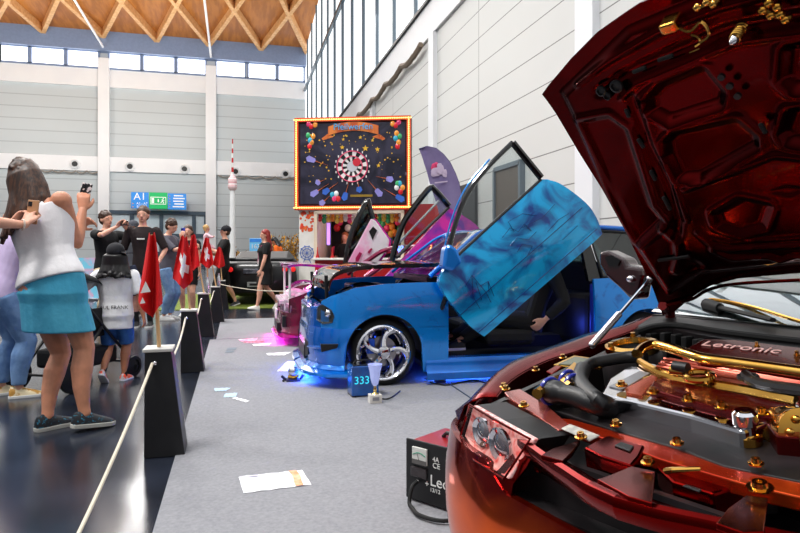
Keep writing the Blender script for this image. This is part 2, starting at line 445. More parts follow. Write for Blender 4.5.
for k, p in enumerate(ring):
    if k % 7 in (0, 2, 4) and k < 231:
        if pro is None: pro = MB().sph((0, 0, 0), .014, 8, 6).build('light_bulb', M_bulb, booth, smooth=True); pro.location = p
        else: c = pro.copy(); COL.objects.link(c); c.location = p
    else: rest.sph(p, .014, 8, 6)
tag(rest.build('light_bulbs', M_bulb, booth, smooth=True), kind='stuff')
# print: dartboard, darts, stars, balloons, banner
PY = -.085
def disc(mb, x, z, r, y=PY, n=14): mb.lathe((x, y, z), [(r, 0), (r, .006)], V((0, 1, 0)), n)
c = bp(353, 167, 0); rr = .335
M_bd1 = pbr('board_white', (240, 238, 235), .4); M_bd0 = pbr('board_black', (12, 12, 16), .4); M_pink = pbr('board_pink', (235, 80, 120), .4)
g = MB(); 
for ri, (r0, r1) in enumerate(((.7*rr, rr), (.38*rr, .66*rr))):
    for k in range(20):
        t0, t1 = 2*PI*k/20, 2*PI*(k+1)/20
        g.mat((k+ri) % 2)
        pl = [V((c.x+r*math.cos(t), PY-.01, c.z+r*math.sin(t))) for r, t in ((r0, t0), (r1, t0), (r1, (t0+t1)/2), (r1, t1), (r0, t1))]
        g.prism(pl, V((0, .01, 0)))
g.build('dartboard', [M_bd1, M_bd0], booth)
g = MB(); disc(g, c.x, c.z, rr*.36, PY-.012); g.build('dartboard_centre', pbr('board_grey', (205, 205, 212), .4), booth)
g = MB()
for r in (rr*1.02, rr*.68): g.tube([V((c.x+r*math.cos(t*PI/20), PY-.015, c.z+r*math.sin(t*PI/20))) for t in range(40)], .012, 6, closed=True)
g.build('dartboard_ring', M_pink, booth)
g = MB(); disc(g, c.x+.1, c.z+.09, .09, PY-.02); g.build('dartboard_cap', pbr('cap_red', (210, 40, 60), .4), booth)
for k in range(20): t = 2*PI*k/20; MB().box((c.x+1.16*rr*math.cos(t), PY, c.z+1.16*rr*math.sin(t)), (.025, .008, .05)).build('dartboard_number', M_bd1, booth)
rnd = random.Random(3); M_star = pbr('star_gold', (235, 185, 50), .4)
def star(x, z, r):
    pl = [V((x+(r if k % 2 == 0 else r*.42)*math.cos(PI/2+k*PI/5), PY, z+(r if k % 2 == 0 else r*.42)*math.sin(PI/2+k*PI/5))) for k in range(10)]
    MB().prism(pl, V((0, .008, 0))).build('printed_star', M_star, booth)
for x, y_, r in ((366, 149, .075), (378, 150, .06), (343, 148, .055), (361, 138, .045), (373, 141, .04), (344, 140, .04), (379, 166, .05)): q = bp(x, y_); star(q.x, q.z, r)
for k in range(105):
    x, z = sx+rnd.uniform(-.42, .42)*SW, sz+rnd.uniform(-.2, .33)*SH
    if math.hypot(x-c.x, z-c.z) < .5: continue
    g = MB(); disc(g, x, z, rnd.uniform(.007, .02), PY, 6); g.build('printed_star', M_star, booth)
bal = {'red': (225, 40, 50), 'pink': (240, 70, 130), 'orange': (245, 160, 60), 'green': (60, 175, 110), 'cyan': (60, 180, 215), 'white': (240, 240, 240), 'yellow': (240, 215, 90)}
bm_ = {k: pbr('balloon_'+k, v, .25, coat=.4) for k, v in bal.items()}
for px, py, col in ((309.5, 124.5, 'pink'), (316, 125.5, 'orange'), (312, 127, 'red'), (309, 136, 'green'), (314, 137, 'orange'), (311, 141, 'cyan'), (312.5, 143, 'orange'), (310.5, 147, 'red'),
                    (399, 123, 'pink'), (393, 124.5, 'orange'), (396, 126, 'red'), (397, 134, 'orange'), (400, 137, 'green'), (396, 139, 'cyan'), (399, 143, 'orange'), (398, 147, 'red'),
                    (333, 195, 'cyan'), (337, 194, 'white'), (335, 199, 'pink'), (339, 199, 'red'), (400, 184, 'cyan'), (397, 188, 'white'), (403, 188, 'orange'), (401, 192, 'red'), (398, 184, 'green')):
    q = bp(px, py); g = MB(); g.sph((q.x, PY+.01, q.z), (.058, .02, .068), 10, 7); g.build('printed_balloon', bm_[col], booth, smooth=True)
M_lav = pbr('dart_lavender', (150, 145, 220), .4); M_dblue = pbr('dart_blue', (60, 110, 210), .4); M_dor = pbr('dart_orange', (230, 120, 60), .4)
for tx, ty, hx, hy, m in ((329, 166, 309, 159, M_lav), (330, 184, 313, 195, M_lav), (339, 183, 325, 193, M_dblue), (350, 181, 345, 199, M_dblue), (358, 180, 360, 191, M_dblue), (368, 180, 381, 195, M_lav),
                          (377, 177, 392, 180, M_lav), (384, 189, 403, 200, M_dblue), (326, 180, 318, 183, M_lav), (331, 196, 322, 204, M_lav)):
    p, q = bp(tx, ty), bp(hx, hy); p.y = q.y = PY; d = (q-p).normalized(); nn = V((d.z, 0, -d.x))
    MB().tube([p, p.lerp(q, .65)], [.006, .026], 8, flat=.3).build('printed_dart', M_dor, booth)
    MB().prism([q+nn*.07, q+d*.05, q-nn*.07, p.lerp(q, .68)-nn*.05, p.lerp(q, .62), p.lerp(q, .68)+nn*.05], V((0, .008, 0))).build('printed_dart_flight', m, booth)
M_ban = pbr('banner_gold', (226, 130, 60), .35, col2=(190, 84, 40), nscale=3, stretch=(2, 1, .1))
L, R = bp(329, 132), bp(379, 132); rows = []
for k in range(17):
    t = k/16; x = L.x+(R.x-L.x)*t; z = L.z+.10*(1-(2*t-1)**2)
    rows.append([V((x, PY-.012, z-.1)), V((x, PY-.012, z+.1))])
MB().grid(rows, V((0, .01, 0))).build('printed_banner', M_ban, booth, smooth=True)
for s_, e in ((1, L), (-1, R)): MB().prism([V((e.x-.02*s_, PY, e.z-.06)), V((e.x+.14*s_, PY, e.z-.12)), V((e.x-.12*s_, PY, e.z-.2)), V((e.x-.15*s_, PY, e.z-.16))], V((0, .008, 0))).build('banner_tail', M_ban, booth)
put_text(booth, 'Pfeilwerfen', .2, (L.x+R.x)/2, L.z+.085, pbr('letter_cyan', (70, 175, 230), .4), y=PY-.025)
q = bp(362, 196); g = MB(); g.box((q.x, PY, q.z), (.5, .008, .05)); g.build('printed_plate', pbr('plate_gold', (150, 120, 40), .4), booth)
q = bp(358, 174); g = MB(); g.sph((q.x+.15, PY+.02, q.z-.02), (SW*.4, .015, .08), 20, 6); g.build('printed_haze', pbr('print_haze', (120, 120, 140), .5), booth)
# body of the booth
H0 = bp(350, 212).z; HC0 = bp(350, 259).z; zt = sz-SH/2
xl, x1, x2, x3 = bp(299, 230).x, bp(315, 230).x, bp(404, 230).x, BW
MB().box(((xl+x1)/2, .9, zt/2), (x1-xl, 1.8, zt)).build('side_wall', M_bwhite, booth)
MB().box(((x2+x3)/2, .95, zt/2+.06), (x3-x2, 1.8, zt+.12)).build('end_wall', M_red, booth)
MB().box(((x1+x2)/2, .45, HC0/2), (x2-x1, .9, HC0)).build('counter', M_red, booth)
MB().box(((x1+x2)/2, -.02, HC0), (x2-x1+.06, .3, .05)).build('counter_top', M_bwhite, booth, bevel=.01)
MB().box(((x1+x2)/2, 1.75, zt/2), (x2-x1, .08, zt)).build('back_wall', pbr('booth_black', (16, 14, 16), .6), booth)
MB().box(((x1+x2)/2, .9, zt-.04), (x2-x1, 1.8, .08)).build('roof', M_bwhite, booth)
g = MB()
for x in (x1+.03, x2-.03): g.box((x, -.03, (H0+HC0)/2), (.07, .1, H0-HC0))
g.box(((x1+x2)/2, -.03, H0), (x2-x1, .1, .07)); g.build('window_frame', pbr('booth_cream', (232, 214, 190), .4), booth)
# painted side panel: orange leaves above, blue ferris wheel below
g = MB(); rnd = random.Random(5)
for k in range(34):
    x = xl+.04+rnd.random()*(x1-xl-.08); z = bp(305, 232).z+rnd.random()*(bp(305, 212).z-bp(305, 232).z)
    g.sph((x, -.004, z), (rnd.uniform(.02, .05), .006, rnd.uniform(.02, .05)), 7, 5)
g.build('painted_leaves', pbr('paint_orange', (236, 120, 50), .5, col2=(220, 60, 40), nscale=9), booth)
wc = bp(307, 253); wc.y = -.01; g = MB()
for r in (.15, .1): g.tube([wc+V((r*math.cos(k*PI/14), 0, r*math.sin(k*PI/14))) for k in range(28)], .008, 5, closed=True)
for k in range(10): t = k*PI/5; e = wc+V((.16*math.cos(t), 0, .16*math.sin(t))); g.tube([wc, e], .005, 5); g.sph(e, (.018, .008, .018), 7, 5)
g.tube([wc+V((-.1, 0, -.26)), wc, wc+V((.1, 0, -.26))], .01, 5); g.build('painted_ferris_wheel', pbr('paint_blue', (90, 120, 190), .5), booth)
q = bp(328.5, 234, .3); MB().box((q.x, .3, q.z), (.07, .03, .5)).build('neon_sign', emis('neon_violet', (170, 120, 255), 1.6), booth)
bl = bpy.data.lights.new('booth_lamp', 'POINT'); bl.energy = 7; bl.color = (1, .8, .6); bl.shadow_soft_size = .15
o = bpy.data.objects.new('booth_lamp', bl); COL.objects.link(o); o.location = BO+bx*((x1+x2)/2)+by*.6+V((0, 0, H0-.15))
# balloons pinned inside, plush prizes along the top
def wpos(l): return BO+bx*l.x+by*l.y+V((0, 0, l.z))
pro = {}
rnd = random.Random(11)
spots = [(352, 221, 'yellow'), (357, 227, 'orange'), (360, 233, 'yellow'), (366, 224, 'white'), (371, 226, 'pink'), (377, 219, 'yellow'), (383, 224, 'green'), (388, 222, 'orange'), (392, 227, 'orange'), (387, 228, 'pink'),
         (395, 233, 'orange'), (391, 234, 'yellow'), (398, 222, 'pink'), (383, 238, 'pink'), (390, 241, 'cyan'), (396, 243, 'pink'), (390, 249, 'red'), (352, 244, 'red'), (356, 240, 'orange'), (362, 246, 'yellow'),
         (400, 228, 'green'), (400, 238, 'orange'), (348, 228, 'white'), (340, 222, 'pink'), (346, 250, 'green'), (334, 250, 'pink'), (398, 251, 'yellow'), (378, 247, 'orange'), (368, 250, 'pink'), (343, 216, 'orange'), (321, 249, 'white'), (337, 228, 'red')]
for px, py, col in spots:
    l = bp(px, py, 1.45)
    if col not in pro: o = MB().sph((0, 0, 0), (.085, .085, .095), 12, 8).build('balloon', bm_[col], smooth=True); pro[col] = o
    else: o = pro[col].copy(); COL.objects.link(o)
    o.location = wpos(l); tag(o, 'small %s balloon pinned to the dark back wall inside the dart booth' % col, 'balloon', 'balloons inside the dart booth')
def plush(col):
    r = thing('plush_toy', '', 'plush toy'); m = bm_[col]
    MB().sph((0, 0, -.06), (.06, .05, .075), 9, 7).build('body', m, r, smooth=True)
    MB().sph((0, 0, .045), (.05, .05, .05), 9, 7).sph((.035, 0, .09), .02, 7, 5).sph((-.035, 0, .09), .02, 7, 5).build('head', m, r, smooth=True)
    return r
pp = {}
cols = list(bal)
for k in range(20):
    col = cols[(k*3+k//4) % 7]; l = bp(320+k*4.25, 216+(k*5 % 3), .35)
    if col not in pp: o = pp[col] = plush(col)
    else: o = dup(pp[col])
    place(o, wpos(l), BRZ); tag(o, '%s plush prize hanging in the row under the dart booth roof' % col, 'plush toy', 'plush prizes under the booth roof')
# two red cones on the counter
for px, lb in ((317.5, 'red pointed party hat at the left end of the dart booth counter'), (332.5, 'red pointed party hat on the dart booth counter below the violet neon strip')):
    l = bp(px, 259, -.08); o = MB().lathe((0, 0, 0), [(.045, 0), (.045, .02), (.02, .09), (.006, .25)], n=14).build('party_hat', M_red, smooth=True); o.location = wpos(V((l.x, -.08, HC0+.025))); tag(o, lb, 'party hat')
# feather flag
ff = thing('feather_flag', 'violet feather banner on a curved pole right of the dart booth', 'flag', at_d(447, 255, 12.4)-V((0, 0, HC)))
FX = V((CA, -SA, 0))
def fp(px, py): 
    P = at_d(px, py, 12.4)-ff.location; return P
prof_r = [(427, 146.5), (436, 148.5), (443, 154.5), (449.5, 162.5), (454.7, 173), (458.6, 183.5), (460.6, 193), (461.5, 215), (461.5, 265)]
prof_l = [(419.2, 149.4), (422, 156), (424, 163), (427, 172), (430, 184), (433, 193), (437, 205), (441, 222), (446, 262)]
rows = [[fp(*a).lerp(fp(*b), t)+V((0, .03*math.sin(t*5), 0)) for t in (0, .2, .4, .6, .8, 1)] for a, b in zip(prof_l, prof_r)]
MB().grid(rows, V((0, .006, 0))).build('cloth', pbr('flag_violet', (112, 98, 142), .7, col2=(128, 116, 156), nscale=2), ff, smooth=True)
pole = [fp(419, 149)]+[fp(*q) for q in prof_r]+[fp(461.5, 300)]
pole[-1].z = .03
MB().tube(pole, [.014]*3+[.02]*6+[.024]*2, 8).build('pole', pbr('pole_navy', (52, 52, 96), .4), ff, smooth=True)
e = pole[-1]; MB().box((e.x, e.y, .015), (.5, .5, .03)).build('base_plate', M_black, ff, bevel=.01)
M_fl1 = pbr('flag_print_pale', (200, 182, 206), .7); M_fl2 = pbr('flag_print_pink', (226, 70, 120), .7)
g = MB()
for px, py, r in ((436, 172, .11), (442, 170, .12), (446, 172, .07), (440, 166, .07), (433.5, 174.5, .06), (445, 175, .06)): P = fp(px, py)-V((0, .012, 0)); g.sph(P, (r, .006, r*.8), 12, 6)
g.build('print', M_fl1, ff, smooth=True)
g = MB()
for px, py, r in ((434, 166, .06), (436, 164, .04), (432.5, 168, .04)): P = fp(px, py)-V((0, .02, 0)); g.sph(P, (r, .006, r*.9), 10, 6)
g.build('print', M_fl2, ff, smooth=True)
MB().box(fp(443, 182)-V((0, .02, 0)), (.36, .008, .025), Euler((0, math.radians(-8), 0)).to_matrix()).build('text_line', M_fl1, ff)
# ============================================================ CARS: shared builders (local axes: X rearward, Y to the far side, Z up, origin under the front axle)
def resample(pts, n):
    pts = [V(p) for p in pts]; L = [0]
    for a, b in zip(pts, pts[1:]): L.append(L[-1]+(b-a).length)
    out = []; j = 0
    for i in range(n):
        t = L[-1]*i/(n-1)
        while j < len(pts)-2 and L[j+1] < t: j += 1
        s = (t-L[j])/max(L[j+1]-L[j], 1e-9); out.append(pts[j].lerp(pts[j+1], min(max(s, 0), 1)))
    return out
def catmull(pts, k=6):
    pts = [V(p) for p in pts]; P = [pts[0]*2-pts[1]]+pts+[pts[-1]*2-pts[-2]]; out = []
    for i in range(1, len(P)-2):
        a, b, c, d = P[i-1:i+3]
        for q in range(k):
            t = q/k
            out.append(.5*((2*b)+(c-a)*t+(2*a-5*b+4*c-d)*t*t+(3*b-a-3*c+d)*t**3))
    return out+[pts[-1]]
def lerpf(tab, x):
    if x <= tab[0][0]: return tab[0][1]
    for (a, va), (b, vb) in zip(tab, tab[1:]):
        if x <= b: return va+(vb-va)*(x-a)/(b-a)
    return tab[-1][1]
def side_skin(mb, plan, zlo, zhi, bulge, sgn, rows=9, th=.02, k=8):
    # plan: (x,y) control points of the body's outline seen from above; the skin hangs between zlo(x,i) and zhi(x,i)
    c = catmull([(x, y, 0) for x, y in plan], k); n = len(c); grid = []; nor = []
    for i, p in enumerate(c):
        d = (c[min(i+1, n-1)]-c[max(i-1, 0)]).normalized(); nn = V((-d.y, d.x, 0))   # outward for a path running rearward on +y
        nor.append(nn); r = []
        lo, hi = zlo(p.x, i/(n-1)), zhi(p.x, i/(n-1))
        for j in range(rows):
            z = lo+(hi-lo)*j/(rows-1); b = bulge(z); q = p+nn*b
            r.append(V((q.x, sgn*q.y, z)))
        grid.append(r)
    mb.grid(grid, lambda i, j: V((-nor[i].x*th, -sgn*nor[i].y*th, 0)))
    return mb
def plan_mirror(p): return p
def ruled(chains, n=24, m=5):
    # surface through several chains of points: returns rows for MB.grid
    C = [resample(c, n) for c in chains]; cols = []
    for i in range(n): cols.append(catmull([c[i] for c in C], m))
    return [list(r) for r in zip(*cols)]
class Car:
    def __init__(s, root, org, phi):
        s.root = root; s.o = V(org); s.phi = phi
        s.ex = V((math.cos(phi), math.sin(phi), 0)); s.ey = V((-math.sin(phi), math.cos(phi), 0))
    def loc(s, P): d = P-s.o; return V((d.dot(s.ex), d.dot(s.ey), d.z))
    def wld(s, l): return s.o+s.ex*l[0]+s.ey*l[1]+V((0, 0, l[2]))
    def y(s, px, py, y): return s.loc(on_plane(px, py, s.o+s.ey*y, s.ey))
    def x(s, px, py, x): return s.loc(on_plane(px, py, s.o+s.ex*x, s.ex))
    def z(s, px, py, z): return s.loc(at_z(px, py, z))
    def pl(s, px, py, p0, n):      # plane given in local coordinates
        return s.loc(on_plane(px, py, s.wld(p0), s.ex*n[0]+s.ey*n[1]+V((0, 0, n[2]))))

def wheel(root, x, y, sgn, R, rw, rim_m, spokes=5, width=.2, twist=.5, caliper=None):
    # y: outer face, sgn: -1 when the outer face looks to -y
    c = V((x, y, R)); ax = V((0, -sgn, 0))      # into the car
    t = MB().lathe(c, [(rw, .0), (rw+.012, -.004), (R-.018, .012), (R, .045), (R, width-.045), (R-.018, width-.012), (rw, width)], ax, 48, closed=True).build('wheel', M_rubber, root, smooth=True)
    MB().lathe(c, [(rw+.004, .0), (rw-.012, -.012), (rw-.03, .004), (rw-.05, .05), (rw-.055, width*.8), (rw-.03, width), (rw-.005, width), (rw-.02, width*.7), (rw-.02, .03)], ax, 48, closed=True).build('rim', rim_m, t, smooth=True)
    MB().lathe(c, [(.06, .02), (.055, .0), (.03, -.012), (.001, -.014)], ax, 24).build('hub_cap', rim_m, t, smooth=True)
    for k in range(spokes):
        a0 = 2*PI*k/spokes+.35; pts = []; rr = []
        for j in range(7):
            q = j/6; r = .05+(rw-.075)*q; a = a0+twist*q*q*sgn
            pts.append(c+V((r*math.cos(a), 0, r*math.sin(a)))+ax*(.012+.03*q)); rr.append(.036-.014*math.sin(PI*q)+.012*q)
        MB().tube(pts, rr, 8, flat=.8).build('spoke', rim_m, t, smooth=True)
    for k in range(22):
        a = 2*PI*k/22; p = c+V(((rw-.035)*math.cos(a), 0, (rw-.035)*math.sin(a)))
        if k == 0: b0 = MB().cyl((0, 0, 0), ax*-.012, .009, .007, 6).build('rim_bolt', rim_m, t); b0.location = p-ax*-.004
        else: b = b0.copy(); COL.objects.link(b); b.location = p-ax*-.004
    MB().lathe(c, [(.13, .09), (.13, .11), (.03, .12)], ax, 32).build('brake_disc', M_steel, t, smooth=True)
    if caliper: MB().box(c+V((-.1, 0, .05))+ax*.09, (.07, .06, .13)).build('brake_caliper', caliper, t, bevel=.01)
    return t

def headlamp(root, pts, into, m_glass, m_in, name='headlight'):
    # pts: outline on the body's surface; a dark bowl with a lamp behind clear glass
    h = MB().prism(pts, V(into)).build(name, m_in, root, bevel=.004)
    c = sum((V(p) for p in pts), V())/len(pts)
    g = MB().prism([p+(V(p)-c)*.03 for p in pts], V(into)*-.08).build('lens', m_glass, h)
    return h, c

# ============================================================ BLUE HATCHBACK
_c = at_z(383, 386, 0); _d = V((3000-400, FP)).normalized(); _w = V((_d.x*CA+_d.y*SA, -_d.x*SA+_d.y*CA, 0)); BPHI = math.atan2(_w.y, _w.x)
_ey = V((-math.sin(BPHI), math.cos(BPHI), 0)); _o = _c+_ey*.76; _o.z = 0
blue = thing('car', 'metallic blue hatchback with airbrushed scissor doors raised and blue light below', 'car', _o, BPHI)
B = Car(blue, _o, BPHI)
M_blue = pbr('blue_paint', (2, 130, 230), .2, metal=.5, coat=1, col2=(1, 104, 208), nscale=2.5)
M_cyanart = pbr('blue_mural', (18, 186, 250), .2, metal=.35, coat=1, col2=(3, 66, 150), nscale=2.6, ndist=1.8, lo=.44, hi=.66, detail=9)
M_blueart2 = pbr('blue_smoke_art', (4, 138, 232), .2, metal=.45, coat=1, col2=(3, 72, 150), nscale=4, ndist=2.5, lo=.58, hi=.8, detail=8)
M_dkblue = pbr('dark_blue_art', (8, 44, 104), .25, coat=1)
M_inblue = pbr('interior_blue', (16, 40, 150), .5)
M_inblack = pbr('interior_black', (12, 12, 14), .7)
W2 = .845
planB = [(-.61, 0), (-.605, .3), (-.585, .48), (-.52, .66), (-.39, .785), (-.2, .832), (0, W2), (.3, W2), (.56, W2)]
RA = .328
def arch(x, R=RA, zc=.29, lo=.12):
    return zc+math.sqrt(max(R*R-x*x, 0)) if abs(x) < R else lo
topB = [(-.7, .66), (-.56, .70), (-.45, .775), (-.25, .845), (0, .875), (.3, .885), (.56, .885)]
bulB = lambda z: -.03*max(0, (z-.55)/.35)**2-.02*max(0, (.3-z)/.2)
for sgn in (-1, 1):
    g = MB()
    side_skin(g, [p for p in planB if p[0] > -.55], lambda x, t: max(arch(x), .50), lambda x, t: lerpf(topB, x)+.0, bulB, sgn, th=.03, k=14)
    o = g.build('fender', M_blueart2 if sgn < 0 else M_blue, blue, smooth=True)
    g = MB()
    lowB = lambda x, t: max(arch(x), .13) if x > -.5 else .13
    side_skin(g, planB[:6]+[(-.36, .815)][:0], lambda x, t: .13 if x < -.36 else max(.13, min(arch(x), .499)), lambda x, t: .50, lambda z: .02-.03*((z-.36)/.2)**2+(.045 if z < .19 else 0), sgn, th=.03, k=10, rows=13)
    g.build('front_bumper', M_blue, blue, smooth=True)
    # strip of bumper behind the wheel arch down to the sill
    g = MB(); side_skin(g, [(.2, W2), (.34, W2), (.56, W2)], lambda x, t: max(min(arch(x), .505), .10), lambda x, t: .51, bulB, sgn, th=.03)
    g.build('fender_lower', M_blueart2 if sgn < 0 else M_blue, blue, smooth=True)
    # sill with skirt
    rows = [[V((x, sgn*yy, z)) for yy, z in ((.76, .235), (.83, .23), (.85, .19), (.852, .14), (.875, .11), (.87, .05), (.78, .05))] for x in (.36, .6, 1.2, 1.9, 2.17)]
    MB().grid(rows, V((0, -sgn*.01, 0))).build('sill', M_blue, blue, smooth=True)
    # rear quarter
    topQ = [(1.96, .90), (2.6, .93), (3.0, .93), (3.25, .88)]
    g = MB(); side_skin(g, [(1.97, W2), (2.3, W2), (2.6, .84), (2.95, .80), (3.15, .68), (3.24, .4), (3.26, 0)], lambda x, t: max(arch(x-2.52), .16), lambda x, t: lerpf(topQ, x), bulB, sgn, th=.03, k=10)
    g.build('rear_quarter', M_blueart2 if sgn < 0 else M_blue, blue, smooth=True)
    # pillars and roof rail
    g = MB(); g.tube(catmull([(.42, sgn*.74, .93), (.7, sgn*.69, 1.15), (1.0, sgn*.62, 1.345), (1.5, sgn*.6, 1.39), (2.2, sgn*.6, 1.385), (2.75, sgn*.6, 1.33), (3.02, sgn*.66, 1.1), (3.14, sgn*.72, .92)], 5), .024 if sgn < 0 else .015, 8)
    g.build('roof_rail', M_blue, blue, smooth=True)
    g = MB(); g.prism([V((1.93, sgn*.8, .88)), V((2.07, sgn*.8, .88)), V((2.0, sgn*.62, 1.37)), V((1.92, sgn*.62, 1.37))], V((0, -sgn*.05, 0))); g.build('door_pillar', M_blackgloss, blue)
    g = MB(); g.prism([V((2.07, sgn*.8, .92)), V((2.95, sgn*.77, .93)), V((2.72, sgn*.62, 1.32)), V((2.02, sgn*.62, 1.36))], V((0, -sgn*.008, 0))); g.build('quarter_window', M_tint, blue)
    g = MB(); g.tube([V((2.07, sgn*.805, .92)), V((2.95, sgn*.775, .93)), V((2.72, sgn*.625, 1.32)), V((2.02, sgn*.625, 1.36))], .014, 6, closed=True); g.build('window_seal', M_black, blue)
    # arch lining
    g = MB(); rows = [[V((x0+(RA-.004)*math.cos(a), sgn*yy, .29+(RA-.004)*math.sin(a))) for a in [PI*k/14 for k in range(15)]] for x0, yy in ((0, .83), (0, .56))]
    g.grid(rows, V((0, 0, .01))); g.build('wheel_arch', M_black, blue, smooth=True)
    wheel(blue, 0, sgn*.80, sgn, .29, .236, M_chrome, 5, caliper=pbr('caliper_blue', (20, 90, 220), .3))
    wheel(blue, 2.52, sgn*.80, sgn, .29, .236, M_chrome, 5)
# nose: brace across the headlights, bumper intakes, lip
MB().box((-.52, 0, .655), (.13, 1.0, .03)).build('slam_panel', M_blue, blue, bevel=.006)
for sgn in (-1, 1):
    g = MB(); side_skin(g, planB[:4], lambda x, t: .495, lambda x, t: lerpf([(-.545, .66), (-.53, .545), (-.4, .54)], x), lambda z: .0, sgn, th=.03, k=10); g.build('nose_panel', M_blue, blue, smooth=True)
g = MB()
for sgn in (-1, 1): g.prism([V((-.605, sgn*.36, .22)), V((-.59, sgn*.46, .25)), V((-.59, sgn*.46, .36)), V((-.61, sgn*.36, .38))], V((-.02, sgn*.005, 0)))
g.box((-.615, 0, .25), (.03, .6, .12)); g.build('intake', M_black, blue)
for sgn in (-1, 1):
    a = [B.y(*q, -.80) for q in ((320, 343.5), (338, 343.5), (336.5, 347.5), (327, 350), (321, 351.5))]
    MB().prism([V((p.x, sgn*.815, p.z)) for p in a], V((0, sgn*.025, 0))).build('side_vent', M_black, blue, bevel=.003)
lip = catmull([(x-.03, y+.02, 0) for x, y in planB[:6]], 6)
for sgn in (-1, 1):
    rows = [[V((p.x+.02, sgn*p.y*.97, .165)), V((p.x-.05, sgn*(p.y+.035), .135)), V((p.x-.055, sgn*(p.y+.04), .115)), V((p.x+.02, sgn*p.y*.97, .11))] for p in lip]
    MB().grid(rows, V((0, 0, -.006))).build('lip_spoiler', M_blue, blue, smooth=True)
    cr = catmull([(x-.004, y+.012, 0) for x, y in planB[1:5]], 6)
    MB().tube([V((p.x, sgn*p.y, .33+.05*((i/len(cr))-.5))) for i, p in enumerate(cr)], .018, 8).build('bumper_crease', M_blue, blue, smooth=True)
M_lampdark = pbr('lamp_smoke', (30, 28, 26), .2, coat=.5)
for sgn in (-1, 1):
    pts = [V((-.548, sgn*.61, .565)), V((-.508, sgn*.69, .535)), V((-.435, sgn*.758, .55)), V((-.415, sgn*.767, .61)), V((-.445, sgn*.745, .66)), V((-.51, sgn*.675, .70)), V((-.545, sgn*.61, .675))]
    h, cc = headlamp(blue, pts, V((.05, -sgn*.03, 0)), M_glass, M_lampdark)
    for q in (.55, .8): p = pts[0].lerp(pts[3], q*.9)+V((-.012+.03*(q < .6), sgn*.0, .03)); MB().sph(p, (.03, .03, .034), 12, 8).build('lamp', M_chrome, h, smooth=True)
# engine bay
MB().box((.03, 0, .60), (.84, 1.34, .1)).build('engine_bay', M_black, blue)
MB().box((0, 0, .74), (.35, .6, .2)).box((.1, .45, .72), (.3, .25, .16)).cyl((-.2, -.4, .7), (.25, -.4, .78), .06).build('engine', pbr('engine_grey', (90, 92, 98), .35, metal=.8), blue, bevel=.015)
MB().tube(catmull([(-.3, -.1, .75), (-.1, -.25, .84), (.2, -.2, .8), (.4, .1, .86)]), .03, 8).build('engine_hose', M_chrome, blue, smooth=True)
# bonnet lifted flat on its props
hood_px = [(329, 287), (331.5, 277.5), (337, 272), (352, 267.5), (382, 264.5), (441, 263)]
near = [B.y(*p, -.68) for p in hood_px]
rows = []
for t in (-1, -.8, -.4, 0, .4, .8, 1):
    rows.append([V((p.x-.07*(1-t*t)*(1 if i < 3 else .4), .68*t, p.z+.02*(1-t*t))) for i, p in enumerate(catmull(near, 4))])
M_hoodblk = pbr('bonnet_black_art', (14, 15, 18), .1, coat=1, col2=(34, 36, 38), nscale=5, lo=.6, hi=.75)
hb = MB().grid(rows, V((.004, 0, -.035))).build('bonnet', M_hoodblk, blue, smooth=True)
for sgn in (-1, 1): MB().tube([V((-.46, sgn*.6, .72)), V((-.47, sgn*.62, near[2].z-.03))], .016, 8).build('bonnet_prop', M_black, blue, smooth=True)
MB().box((.5, 0, .90), (.16, 1.3, .05)).build('cowl', M_black, blue)
# windscreen, roof, hatch
g = MB().grid([[V((.44, y, .94-.03*abs(y))), V((.98, y*.86, 1.36-.02*abs(y)))] for y in (-.7, -.35, 0, .35, .7)], V((.006, 0, .004))); g.build('windscreen', M_glass, blue, smooth=True)
g = MB().grid([[V((x, y, z-.03*(y/.6)**2)) for y in (-.6, -.4, -.2, 0, .2, .4, .6)] for x, z in ((.97, 1.36), (1.3, 1.405), (1.8, 1.425), (2.4, 1.41), (2.77, 1.34))], V((0, 0, -.03))); g.build('roof', M_blue, blue, smooth=True)
g = MB().grid([[V((2.78, y*.92, 1.33)), V((3.12, y, .93))] for y in (-.64, 0, .64)], V((-.006, 0, 0))); g.build('rear_window', M_tint, blue)
g = MB().grid([[V((3.1, y*.95, .94)), V((3.2, y, .9)), V((3.24, y*.98, .5)), V((3.24, y*.98, .2))] for y in (-.66, -.3, 0, .3, .66)], V((-.03, 0, 0))); g.build('tailgate', M_blue, blue, smooth=True)
# cabin
MB().box((1.3, 0, .17), (1.9, 1.5, .04)).box((1.3, 0, .23), (1.7, .22, .14)).build('cabin_floor', M_inblack, blue)
MB().box((.66, 0, .72), (.28, 1.42, .3)).box((.47, 0, .5), (.04, 1.45, .7)).build('dashboard', M_inblack, blue, bevel=.04)
MB().box((2.1, -.76, .55), (.26, .06, .62)).box((2.2, .76, .55), (.5, .06, .62)).build('side_trim', M_inblue, blue, bevel=.02)
MB().box((2.15, 0, .5), (.3, 1.3, .5)).box((2.45, 0, .75), (.2, 1.3, .6)).build('rear_bench', M_inblack, blue, bevel=.05)
o = MB().lathe((2.1, -.80, .62), [(.09, 0), (.085, -.012), (.06, .004), (.03, -.004), (.02, -.012), (0, -.013)], V((0, 1, 0)), 24).build('speaker', M_black, blue, smooth=True)
MB().tube([V((2.1+.05*math.cos(t*PI/8), -.812, .62+.05*math.sin(t*PI/8))) for t in range(16)], .006, 5, closed=True).tube([V((2.06, -.812, .65)), V((2.13, -.812, .59))], .007, 5).build('speaker_badge', M_white, o)
